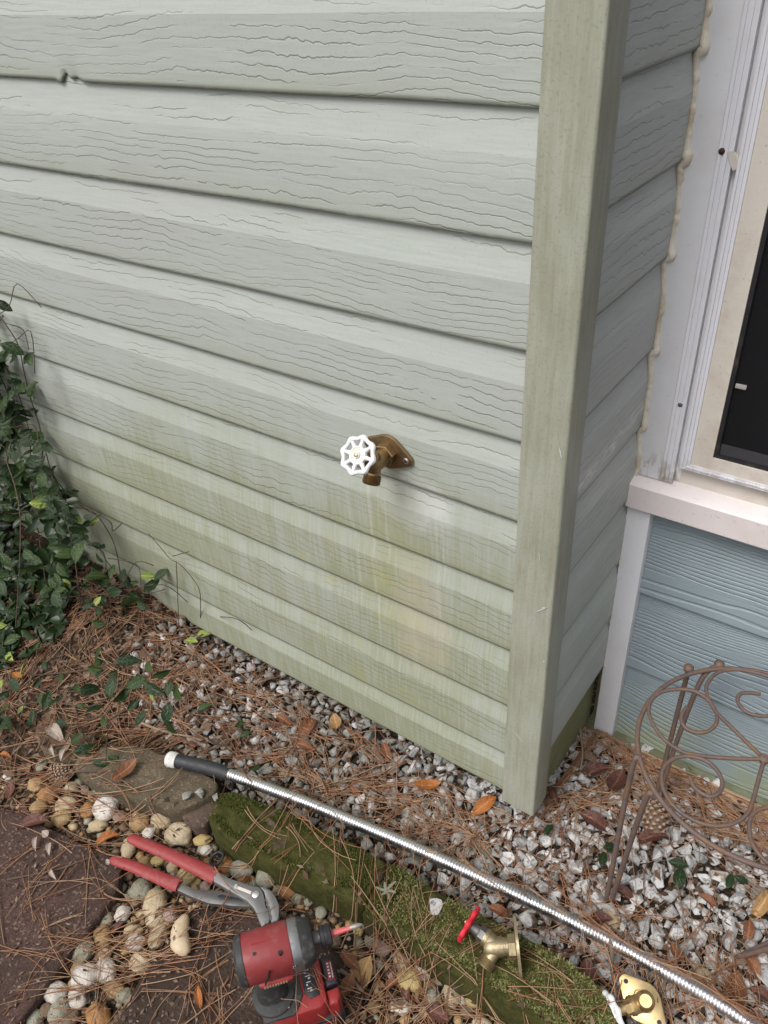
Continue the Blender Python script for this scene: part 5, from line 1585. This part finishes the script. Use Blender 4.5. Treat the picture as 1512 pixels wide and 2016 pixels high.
f1 = on(1196, 1782, 2, -0.062)
A1, A2 = on(1260, 1492, 2, H), on(1303, 1565, 2, H)
leg(A1, [A1 + (f1 - A1) * 0.10 + np.array([-0.006, -0.004, 0.0])], f1 + np.array([-0.003, 0, 0]))
b2 = on(1268, 1582, 2, H - 0.03)
leg(A2, [A2 * 0.55 + b2 * 0.45 + np.array([0, 0, 0.004]), b2], f1 + np.array([0.003, 0.002, 0]))
A3, A4 = on(1356, 1316, 2, H), on(1416, 1308, 2, H)
f2 = on(1288, 1580, 2, -0.062)
leg(A3, [A3 + (f2 - A3) * 0.5], f2, knob=True)
b4 = on(1377, 1345, 2, H - 0.025)
leg(A4, [b4, b4 + (f2 - b4) * 0.6], f2 + np.array([0.006, 0, 0]), knob=True)
f3 = on(1432, 1890, 2, -0.062)
A5 = C0 + RR * np.array([math.cos(-0.12), math.sin(-0.12), 0]); A6 = C0 + RR * np.array([math.cos(0.22), math.sin(0.22), 0])
leg(A5, [f3 + (A5 - f3) * 0.5 + np.array([0.02, -0.02, -0.01])], f3)
leg(A6, [f3 + (A6 - f3) * 0.5 + np.array([0.02, -0.02, -0.01])], f3 + np.array([0.005, 0.002, 0]))

# ------------------------------------------------------------------ pine cones
def pine_cone(label, px, py, L, Rm, rot, squash=1.0):
    p = ground_at(px, py, Rm)
    g = float(height(p[0], p[1]))
    t = thing('pine_cone', label, 'pine cone', (p[0], p[1], min(g, p[2])), None)
    ctr = np.array([p[0], p[1], p[2]])
    a = np.array([math.cos(rot), math.sin(rot), 0.15]); a /= np.linalg.norm(a)
    b_ = np.cross((0, 0, 1), a); b_ /= np.linalg.norm(b_); c_ = np.cross(a, b_)
    mb = MB(); mb.lathe(ctr - a * L * .5, a, [(L * k / 8, Rm * 0.72 * math.sin(math.pi * (0.08 + 0.88 * k / 8)) ** 0.8) for k in range(9)], 12); mb.build('core', M['cone'], t)
    tips = MB(); tips.add([(0, -0.5, 0), (0.9, -0.42, 0.10), (1.15, 0, 0.30), (0.9, 0.42, 0.10), (0, 0.5, 0), (0.55, 0, 0.22), (1.0, 0, -0.15)], [(0, 1, 5), (1, 2, 5), (2, 3, 5), (3, 4, 5), (4, 0, 5), (1, 6, 2), (2, 6, 3), (0, 6, 1), (3, 6, 4)], 0)
    me = mesh('scale', tips.v, tips.f, [M['cone'], M['cone_tip']], False, [0, 1, 1, 0, 0, 1, 1, 0, 0])
    N = 90
    for k in range(N):
        f = (k + 0.5) / N
        th = k * 2.39996
        rad = Rm * 0.62 * math.sin(math.pi * (0.06 + 0.90 * f)) ** 0.8
        d = b_ * math.cos(th) + c_ * math.sin(th)
        out = d * 0.85 + a * (0.25 + 0.9 * (f - 0.3)); out /= np.linalg.norm(out)
        side = np.cross(a, d); nrm = np.cross(out, side)
        s_ = Rm * (0.50 - 0.18 * abs(f - 0.45))
        mt = Matrix.Identity(4)
        q = ctr + a * (L * (f - 0.5)) + d * rad * 0.8
        for i in range(3): mt[i][0], mt[i][1], mt[i][2], mt[i][3] = out[i] * s_, side[i] * s_ * .8, nrm[i] * s_, q[i]
        o = link('scale', me, t); o.matrix_basis = mt
    stamp(p[0], p[1], Rm, p[2] + Rm * .8)
pine_cone('open brown pine cone beneath the rusty plant stand', 1290, 1612, 0.050, 0.024, 2.0)
pine_cone('small grey pine cone beside the flat brown stone', 120, 1519, 0.040, 0.015, 0.2)

# ------------------------------------------------------------------ leaves
def leaf_mesh(name, mat, ln, wd, fold=0.18, curl=0.15, tip=0.9, seed=0):
    """unit leaf along x (length 1), scaled on the object"""
    N = 7
    V, Fs = [], []
    for i in range(N):
        t = i / (N - 1)
        w = wd * (math.sin(math.pi * t ** tip) ** 0.85) * 0.5
        z0 = -curl * (t - 0.35) ** 2 * 2 + 0.03 * mnoise.noise(Vector((t * 3, seed, 0)))
        wob = 0.05 * mnoise.noise(Vector((t * 4, seed, 7)))
        for s_ in (-1, -0.55, 0, 0.55, 1):
            V.append((ln * (t - 0.5), s_ * w, z0 + fold * abs(s_) * w * 1.4 + wob * s_ * abs(s_) * 0.6))
    for i in range(N - 1):
        for j in range(4):
            Fs.append((i * 5 + j, (i + 1) * 5 + j, (i + 1) * 5 + j + 1, i * 5 + j + 1))
    return mesh(name, V, Fs, mat, True)
def orient(n, heading):
    n = Vector(n).normalized()
    h = Vector((math.cos(heading), math.sin(heading), 0))
    x = (h - n * h.dot(n)).normalized()
    y = n.cross(x)
    m_ = Matrix((x, y, n)).transposed()
    return m_.to_euler()
LV = {k: [leaf_mesh('leaf', M[k], 1.0, w, f, c, 0.95, i) for i, (w, f, c) in enumerate([(0.50, 0.20, 0.15), (0.56, 0.10, 0.25), (0.44, 0.30, 0.10)])] for k in ('leaf_dark', 'leaf_mid', 'leaf_lime')}

def vine(label, polys, n, stems, size=(0.027, 0.045), depth=None, lime=0.05, group=None, dense=0):
    """polys in picture space give the outline; depth(px, py) -> range of distance in front of the wall"""
    t = thing('vine', label, 'vine', tuple(stems[0][-1]), group)
    if n > 30:                                                     # a tangle of thin runners among the leaves
        P0 = np.asarray(polys[0], float); lo_, hi_ = P0.min(0), P0.max(0)
        for _ in range(9):
            q0 = RNG.uniform(lo_, hi_); a_ = random.uniform(0.3, 1.3); run = []
            for k in range(5):
                qq = q0 + np.array([math.cos(a_), math.sin(a_)]) * 32 * k
                a_ += random.gauss(0, 0.35)
                y_ = -random.uniform(*depth(*qq)); Pp = on(qq[0], qq[1], 1, y_)
                if Pp[2] < gz(Pp[0], Pp[1]) + 0.01: Pp = ground_at(qq[0], qq[1], random.uniform(0.008, 0.03))
                run.append(Pp)
            if in_poly([q0], P0)[0]:
                mb = MB(); mb.tube(spline(run, 4), 0.0008, 5); mb.build('stem', M['stem'], t, sharp=False)
    for s_ in stems:
        mb = MB(); mb.tube(spline(s_, 5), 0.0011 if n > 5 else 0.0008, 6); mb.build('stem', M['stem'], t, sharp=False)
    lo = np.min([np.min(p, 0) for p in polys], 0); hi = np.max([np.max(p, 0) for p in polys], 0)
    cnt = 0; guard = 0
    VV, FF = [], []
    lv = np.array([v.co[:] for v in LV['leaf_dark'][0].vertices]); lf = [tuple(p.vertices) for p in LV['leaf_dark'][0].polygons]
    while cnt < n + dense and guard < 40000:
        guard += 1
        q = RNG.uniform(lo, hi)
        if not any(in_poly([q], p)[0] for p in polys): continue
        if mnoise.noise(Vector((q[0] / 48, q[1] / 48, 3.3))) < -0.16 and n > 100: continue      # gaps between the sprays
        q = q + RNG.normal(0, 9, 2)
        d0, d1 = depth(*q)
        y = -random.uniform(d0, d1) if cnt < n else -random.uniform(max(0.004, d0 * .3), d0 + (d1 - d0) * .55)
        P_ = on(q[0], q[1], 1, y)
        gg = float(gz(P_[0], P_[1]))
        if P_[2] < gg + 0.012:
            P_ = ground_at(q[0], q[1], random.uniform(0.012, 0.045 if cnt < n else 0.02))
        nrm = Vector((random.gauss(0.15, 0.45), random.gauss(-0.55, 0.4), random.gauss(0.75, 0.35)))
        L = random.uniform(*size) * (0.62 if random.random() < 0.25 else 1.0)
        if cnt < n:
            k = 'leaf_lime' if random.random() < lime else random.choice(['leaf_dark', 'leaf_dark', 'leaf_mid'])
            link('leaf', random.choice(LV[k]), t, tuple(P_), orient(nrm, random.uniform(0, 6.28)), (L, L, L))
        else:
            rm = np.array(orient(nrm, random.uniform(0, 6.28)).to_matrix())
            b0 = len(VV) * len(lv)
            VV.append(lv * L @ rm.T + P_); FF += [tuple(i + b0 for i in f) for f in lf]
        cnt += 1
    if VV:
        o = link('inner_foliage', fast_mesh('inner_foliage', np.concatenate(VV), FF, M['leaf_dark']), t); o['kind'] = 'stuff'
    return t
W = lambda px, py, y=-0.008: on(px, py, 1, y)
G = lambda px, py, up_=0.01: ground_at(px, py, up_)
vine('thin vine climbing the siding at the far left edge', [[(-40, 560), (0, 600), (12, 625), (-5, 660), (40, 690), (75, 760), (92, 835), (95, 900), (-60, 905), (-60, 560)]], 64,
     [[W(-10, 610), W(12, 640), W(36, 680), W(48, 735), W(62, 790), W(78, 840), W(84, 890), W(70, 940)], [W(0, 740), W(20, 790), W(24, 860), W(10, 930)], [W(-30, 650), W(30, 760), W(60, 870), W(50, 950)]],
     depth=lambda x, y: (0.01, 0.05), lime=0.0)
vine('thick dark mound of glossy vine leaves piled in the left corner', [[(-120, 690), (12, 700), (40, 770), (70, 850), (100, 905), (140, 985), (165, 1085), (150, 1180), (95, 1270), (-120, 1330)]], 285,
     [[W(60, 950, -0.05), G(90, 1150), G(100, 1290)], [W(100, 930, -0.03), W(140, 1060, -0.08), G(160, 1200)], [G(30, 1450), G(70, 1300, .03), W(85, 1180, -0.12)], [W(10, 900, -.05), W(40, 1020, -.12), G(30, 1250)]],
     depth=lambda x, y: (0.02, 0.05 + 0.16 * float(sstep(880, 1150, np.array(y)))), lime=0.02, dense=1100)
vine('vine spray creeping right along the foot of the siding', [[(130, 990), (170, 1015), (240, 1065), (236, 1100), (180, 1110), (250, 1125), (292, 1150), (262, 1200), (170, 1230), (130, 1130)], [(290, 1120), (312, 1140), (300, 1165), (270, 1170)]], 40,
     [[W(130, 1000, -.02), W(180, 1005), W(215, 1050), W(230, 1090), G(240, 1150)], [G(100, 1180, .03), G(200, 1170, .03), G(300, 1180, .02)], [W(90, 890), W(110, 945), W(165, 1000), W(215, 1025), W(222, 1045), W(240, 1030)]],
     depth=lambda x, y: (0.01, 0.09), lime=0.05)
vine('scattered vine runners lying over pine litter left of the hose', [[(-40, 1320), (130, 1300), (240, 1290), (330, 1320), (400, 1370), (420, 1400), (330, 1440), (250, 1420), (230, 1480), (170, 1500), (150, 1430), (-40, 1440)]], 52,
     [[G(0, 1400), G(90, 1380), G(180, 1390), G(260, 1340), G(330, 1330)], [G(60, 1330), G(160, 1320), G(250, 1300)], [G(150, 1500), G(200, 1430), G(260, 1390)]],
     size=(0.022, 0.036), depth=lambda x, y: (0.3, 0.31), lime=0.06)
vine('bare wiry vine tendrils arching against the lower siding', [[(300, 1140), (320, 1150), (310, 1170)]], 3,
     [[W(292, 1050), W(318, 1080), W(335, 1100), W(355, 1112), W(380, 1140), W(394, 1170), G(394, 1235)], [W(340, 1095), W(372, 1086)], [W(347, 1105), W(350, 1180), G(352, 1240)], [G(290, 1170), W(310, 1152, -.03), W(340, 1160, -.03), G(400, 1210), W(470, 1220, -.02), G(520, 1270)]],
     depth=lambda x, y: (0.01, 0.03))
def sprig(label, leaves, stem, mats, group=None):
    base = G(*stem[0], 0.005)
    t = thing('seedling', label, 'plant', tuple(base), group)
    mb = MB(); mb.tube(spline([G(x, y, 0.012 + 0.006 * i) for i, (x, y) in enumerate(stem)], 4), 0.0012, 6); mb.build('stem', M['stem'], t, sharp=False)
    for i, (x, y, ln, hd) in enumerate(leaves):
        P_ = G(x, y, 0.022); P_[2] = max(P_[2], float(height(P_[0], P_[1])) + 0.006)
        link('leaf', LV[mats][i % 3], t, tuple(P_), orient((random.uniform(-.3, .3), random.uniform(-.5, .1), 1), math.radians(hd)), (ln, ln, ln))
sprig('pair of yellow green leaves beside the foot of the siding', [(376, 1261, .030, 200), (400, 1247, .032, 40)], [(388, 1256), (380, 1262), (399, 1248)], 'leaf_lime')
sprig('low sprig of four dark leaves on the flat brown stone', [(168, 1487, .036, 60), (184, 1485, .036, 80), (206, 1520, .030, 30), (228, 1508, .022, 10)], [(160, 1505), (190, 1505), (225, 1510)], 'leaf_dark')
sprig('dark leaf pair in the gravel left of the stand legs', [(1187, 1690, .026, 100), (1204, 1668, .028, 40)], [(1180, 1700), (1200, 1672)], 'leaf_dark')
sprig('dark leaf pair in the white gravel right of the stand legs', [(1336, 1700, .030, 20), (1338, 1728, .034, 100)], [(1345, 1750), (1338, 1705)], 'leaf_dark')
sprig('dark leaf pair at the right edge of the gravel', [(1437, 1734, .026, 90), (1460, 1732, .022, 0)], [(1445, 1750), (1450, 1735)], 'leaf_dark')
sprig('single upright dark leaf in the gravel near the corner trim', [(1080, 1632, .024, 80)], [(1085, 1655), (1080, 1635)], 'leaf_dark')
sprig('thin leafy stem behind the hose in the grey gravel', [(473, 1425, .024, 120), (483, 1445, .022, 60), (402, 1392, .030, 60), (504, 1512, .018, 80)], [(470, 1460), (475, 1425), (440, 1400)], 'leaf_mid')

DL = {k: [leaf_mesh('dry_leaf', M[k], 1.0, w, f, c, 0.95, i + 20) for i, (w, f, c) in enumerate([(0.42, 0.5, 0.5), (0.5, 0.3, -0.4), (0.36, 0.7, 0.6)])] for k in ('dry_brown', 'dry_dark', 'dry_orange', 'dry_tan', 'dry_grey')}
DRY = [(604, 1436, 62, 100, 'dry_brown', 'red brown dry leaf in needles below the siding'), (662, 1428, 46, 60, 'dry_tan', 'tan yellow dry leaf next to the red brown leaf'), (842, 1549, 48, 160, 'dry_orange', 'orange dry leaf just above the middle of the hose'),
       (952, 1588, 56, 130, 'dry_orange', 'slim orange leaf left of the corner trim foot'), (985, 1779, 44, 10, 'dry_brown', 'brown leaf just behind the red wheel handle'), (1165, 1522, 66, 150, 'dry_dark', 'large dark leaf in the corner below the white casing'),
       (1212, 1545, 60, 110, 'dry_dark', 'dark leaf behind the left legs of the stand'), (1172, 1618, 60, 20, 'dry_dark', 'dark curled leaf on white gravel left of the stand'), (1156, 1935, 58, 80, 'dry_dark', 'purplish brown leaf lying on the moss by the hose'),
       (1446, 1953, 64, 100, 'dry_brown', 'large brown leaf right of the hose near the bottom'), (1500, 1782, 60, 120, 'dry_tan', 'tan leaf at the right edge of the gravel'), (1473, 1836, 40, 100, 'dry_brown', 'small brown leaf standing in white chips at right'),
       (1229, 1762, 52, 20, 'dry_dark', 'dark leaf by the foot of the front leg'), (1176, 1812, 48, 170, 'dry_dark', 'dark brown leaf tucked beside the hose'), (63, 1620, 54, 160, 'dry_dark', 'dark red leaf on the upper edge of left paver'),
       (209, 1655, 46, 140, 'dry_orange', 'bright orange brown leaf left of the upper plier grip'), (249, 1520, 50, 115, 'dry_brown', 'slender brown leaf lying on the flat brown stone'), (11, 1489, 24, 0, 'dry_orange', 'round orange leaf at the left picture edge'),
       (108, 1442, 50, 30, 'dry_grey', 'grey curled leaf on the small tan stone'), (708, 1930, 74, 110, 'dry_tan', 'long tan leaf beside the driver battery'), (684, 1945, 44, 100, 'dry_brown', 'rust brown leaf partly under the driver battery'),
       (392, 1966, 34, 60, 'dry_orange', 'small torn orange leaf on the dark paver'), (110, 1498, 20, 40, 'dry_grey', None), (132, 1503, 22, 80, 'dry_grey', None), (70, 1661, 22, 70, 'dry_grey', None), (93, 1646, 24, 20, 'dry_grey', None), (97, 1670, 22, 60, 'dry_grey', None),
       (103, 1722, 20, 40, 'dry_grey', None), (214, 1701, 14, 40, 'dry_grey', None), (1280, 1650, 60, 160, 'dry_dark', 'long dark leaf below the pine cone under the stand'), (1395, 1780, 40, 30, 'dry_brown', None), (560, 1420, 38, 20, 'dry_brown', None), (760, 1480, 36, 60, 'dry_brown', None),
       (22, 1560, 34, 60, 'dry_dark', None), (45, 1600, 40, 20, 'dry_dark', None), (700, 1560, 34, 30, 'dry_brown', None), (1480, 1900, 46, 60, 'dry_brown', None), (1500, 1960, 40, 20, 'dry_dark', None), (800, 1960, 40, 80, 'dry_dark', None), (860, 2000, 44, 20, 'dry_dark', None), (770, 1940, 36, 150, 'dry_brown', None),
       (690, 1895, 40, 30, 'dry_brown', None), (230, 1830, 30, 120, 'dry_dark', None), (1090, 1570, 36, 70, 'dry_dark', None), (600, 1470, 36, 10, 'dry_brown', None), (1330, 1880, 34, 60, 'dry_brown', None), (37, 1336, 28, 20, 'dry_orange', 'orange leaf among the vine runners at left')]
for px, py, ln, ang, k, lab in DRY:
    p = ground_at(px, py, 0.015)
    p = on(px, py, 2, float(height(p[0], p[1])) + 0.006)
    mm = np.linalg.norm(p - CAM) / F_PX
    L = ln * mm * 1.08
    o = link('dry_leaf', random.choice(DL[k]), None, (p[0], p[1], float(height(p[0], p[1])) + 0.010 + 0.0), orient((random.uniform(-.25, .25), random.uniform(-.35, .1), 1), math.radians(20 - ang)), (L, L, L * 0.8))
    where = 'on the left paver' if px < 230 and py > 1640 else 'near the small pine cone' if px < 260 else 'in the gravel bed' if px > 450 and (py < 1640 or px > 1050) else 'among the needles near the driver'
    tag(o, lab or ('small %s dry leaf %s' % ({'dry_brown': 'brown', 'dry_dark': 'dark brown', 'dry_grey': 'pale grey', 'dry_orange': 'orange', 'dry_tan': 'tan'}[k], where)), 'dry leaf', None if lab else '%s leaves %s' % (k[4:], where))

# ------------------------------------------------------------------ twigs, o-ring, lichen
def twig(label, pxs, r, mat, up_=0.012):
    pts = []
    for x, y in pxs:
        p = ground_at(x, y, up_); p[2] = max(p[2], float(height(p[0], p[1])) + r); pts.append(p)
    c = spline(pts, 6)
    mb = MB(); mb.tube(c, [r * (1.15 - 0.5 * i / len(c)) * (1 + 0.12 * mnoise.noise(Vector((i * .9, pxs[0][0], 0)))) for i in range(len(c))], 7)
    tag(mb.build('twig', mat, None, sharp=False), label, 'twig')
twig('thin tan twig lying behind the black hose sleeve', [(272, 1420), (305, 1434), (340, 1444), (370, 1450), (398, 1458)], 0.0024, M['twig'])
twig('forked brown stick between the mossy block and the hose', [(1180, 1845), (1196, 1880), (1206, 1920), (1220, 1960), (1238, 1990)], 0.0030, M['twig_dark'])
twig('thin stem rising from the gravel beside the return wall', [(1139, 1400), (1142, 1440), (1147, 1480), (1143, 1515)], 0.0018, M['twig'], 0.03)
twig('grey chewed stick beside the driver battery', [(672, 1922), (690, 1934), (706, 1952), (716, 1962)], 0.0030, M['twig_dark'])
twig('short pale splinter of wood above the mossy block', [(826, 1704), (845, 1706), (862, 1708)], 0.0022, M['twig'])
twig('dark thin stick crossing the left paver top', [(20, 1742), (70, 1732), (120, 1722), (180, 1700), (238, 1678)], 0.0016, M['stem'])
twig('dark thin stick crossing below the flat brown stone', [(110, 1530), (170, 1540), (230, 1542), (300, 1555)], 0.0016, M['stem'])
mb = MB()
c = ground_at(427, 1690, 0.02)
mb.tube([c + np.array([0.0105 * math.cos(t), 0.0105 * math.sin(t), 0.004 * math.sin(t + 1)]) for t in np.linspace(0, 2 * math.pi, 33)], 0.0024, 8, cap=False)
tag(mb.build('rubber_washer', M['black_rubber'], None, sharp=False), 'black rubber ring washer among pebbles by the mossy block', 'washer')
mb = MB()
c = on(762, 1762, 2, 0.006); c[2] = float(height(c[0], c[1])) + 0.006
for k, L in enumerate((0.014, 0.018, 0.012, 0.016, 0.010, 0.014)):
    t = k * 1.05 + 0.3
    d = np.array([math.cos(t), math.sin(t), 0.1])
    s_ = np.array([-d[1], d[0], 0])
    mb.tube([c, c + d * L * .5 + s_ * .001, c + d * L], [0.0016, 0.0024, 0.0010], 6, flat=0.5)
tag(mb.build('lichen', M['lichen'], None), 'small grey star shaped lichen on the mossy block', 'lichen')

# ------------------------------------------------------------------ pine needles
def needle_shape(L, bend, kink, r):
    n = 8
    pts = []
    for i in range(n):
        t = i / (n - 1)
        pts.append((L * (t - 0.5), bend * L * (t - 0.5) ** 2 * 4 * 0.25 + kink * L * max(0, t - 0.6), 0))
    return np.array(pts)
def needle_mesh(P, r):
    """P (n,3) -> triangular tube"""
    n = len(P)
    T = np.gradient(P, axis=0); T /= np.linalg.norm(T, axis=1)[:, None] + 1e-12
    A = np.cross(np.tile([0, 0, 1.0], (n, 1)), T); A /= np.linalg.norm(A, axis=1)[:, None] + 1e-9
    B = np.cross(T, A)
    rr = r * np.minimum(1.0, np.linspace(1.0, 0.55, n))
    ring = []
    for th in (math.pi / 2, math.pi * 7 / 6, math.pi * 11 / 6):
        ring.append(P + (A * math.cos(th) + B * math.sin(th)) * rr[:, None])
    V = np.stack(ring, 1).reshape(-1, 3)
    Fs = []
    for i in range(n - 1):
        for j in range(3):
            j2 = (j + 1) % 3
            Fs.append((i * 3 + j, i * 3 + j2, (i + 1) * 3 + j2, (i + 1) * 3 + j))
    return V, Fs
def needle_path(x, y, ang, L, bend, kink):
    S_ = needle_shape(L, bend, kink, 0)
    ca, sa = math.cos(ang), math.sin(ang)
    X = x + S_[:, 0] * ca - S_[:, 1] * sa
    Y = y + S_[:, 0] * sa + S_[:, 1] * ca
    Y = np.minimum(Y, np.where(X < 0.0, 0.004, D - 0.022)) if y < 0.01 or x > 0 else Y
    h = height(X, Y)
    t = np.linspace(-1, 1, len(X))
    A = np.stack([np.ones_like(t), t], 1)
    k = np.linalg.lstsq(A, h, rcond=None)[0]
    z = A @ k
    over = np.sort(h - z)[-2]
    z = z + max(0, over) * 0.75 + 0.0016
    z = np.maximum(z, h - 0.004)
    return np.stack([X, Y, z + random.uniform(0.0, 0.006)], 1)
ZONES = [  # poly (picture), count, preferred angle or None, individual share, group text
    ([(-20, 1600), (230, 1700), (225, 1750), (30, 2016), (-20, 2016)], 46, None, 1.0, 'lying on the left paver'),
    ([(378, 1790), (480, 1800), (470, 1930), (500, 2016), (220, 2016), (270, 1930)], 62, None, 1.0, 'lying on the dark paver'),
    ([(250, 1750), (370, 1780), (300, 1900), (220, 2016), (60, 2016), (180, 1850)], 80, 0.95, 0.9, 'over the pebble strip'),
    ([(660, 1830), (760, 1880), (930, 1960), (1100, 2040), (700, 2040), (700, 1900)], 165, None, 0.25, 'heaped below the mossy edging'),
    ([(380, 1640), (700, 1790), (640, 1830), (560, 1800), (400, 1780)], 40, None, 0.4, 'around the pliers'),
    ([(410, 1600), (700, 1660), (1200, 1960), (1100, 2020), (720, 1800)], 26, None, 0.5, 'lying on the mossy edging'),
    ([(460, 1330), (700, 1380), (1000, 1550), (1010, 1700), (700, 1620), (480, 1520)], 340, None, 0.05, 'matted in the gravel below the siding'),
    (GRAVEL, 780, None, 0.02, 'scattered over the gravel'),
    ([(-20, 1180), (240, 1170), (420, 1260), (440, 1400), (260, 1500), (-20, 1540)], 520, None, 0.03, 'littering the ground below the vine'),
    ([(0, 1500), (200, 1540), (330, 1600), (240, 1680), (0, 1590)], 90, 0.3, 0.15, 'across the stones at left'),
    ([(1085, 1450), (1190, 1430), (1300, 1500), (1300, 1600), (1090, 1620)], 170, None, 0.03, 'caught in the corner below the casing'),
    ([(1220, 1450), (1512, 1590), (1700, 1680), (1700, 1720), (1300, 1600)], 260, -0.15, 0.02, 'lodged along the footing'),
    ([(-300, 2040), (1500, 2040), (1700, 2500), (-300, 2500)], 420, None, 0.0, 'on the soil in front'),
    ([(1000, 1800), (1250, 1850), (1512, 1960), (1512, 2040), (1250, 2016)], 170, None, 0.05, 'around the new spigot'),
]
NV, NF, NM, noff = [], [], [], 0
proto = [needle_mesh(needle_shape(1.0, b_, k_, 0), 0.0072) for b_, k_ in [(0.3, 0), (-0.25, 0.1), (0.1, -0.15), (0.5, 0.1), (-0.45, 0), (0.05, 0.02)]]
ind_count = 0
for poly, cnt, pref, share, txt in ZONES:
    W0 = np.array([on(x, y, 2, -0.045)[:2] for x, y in poly])
    made = 0; guard = 0
    while made < cnt and guard < cnt * 30:
        guard += 1
        x, y = RNG.uniform(W0.min(0), W0.max(0))
        if not in_poly([project((x, y, -0.04))], poly)[0]: continue
        if x < 0.0 and y > 0.0: continue
        if 'mossy edging' not in txt[:16] and txt[:8] != 'lying on' and random.random() < 0.8 and (in_poly([(x, y)], P1)[0] or in_poly([(x, y)], P2)[0]): continue
        ang = random.uniform(0, math.pi) if pref is None else random.gauss(pref, 0.45)
        fasc = random.choice([1, 2, 3, 3])
        if random.random() < 0.5: ang += math.pi
        L0 = random.uniform(0.055, 0.145)
        for kf in range(fasc):
            if made >= cnt: break
            a_ = ang + random.gauss(0, 0.10) * kf
            bend, kink = random.gauss(0, 0.35), random.gauss(0, 0.10)
            L1 = L0 * random.uniform(0.9, 1.05)
            P_ = needle_path(x + math.cos(a_) * L1 * .5, y + math.sin(a_) * L1 * .5, a_, L1, bend, kink)
            v, f = needle_mesh(P_, random.uniform(0.00062, 0.00095))
            tan = 1 if random.random() < 0.28 else 0
            if random.random() < share and ind_count < 298:
                ind_count += 1
                o = link('pine_needle', fast_mesh('pine_needle', v, f, M['needle_tan'] if tan else M['needle']))
                tag(o, 'dry %s pine needle %s' % ('tan' if tan else 'russet', txt), 'pine needle', '%s pine needles %s' % ('tan' if tan else 'russet', txt))
            else:
                NV.append(v); NF += [tuple(i + noff for i in q) for q in f]; NM += [tan] * len(f); noff += len(v)
            made += 1
tag(link('pine_litter', fast_mesh('pine_litter', np.concatenate(NV), NF, [M['needle'], M['needle_tan']], True, NM)), 'mat of fallen russet pine needles over gravel and soil', None, None, 'stuff')
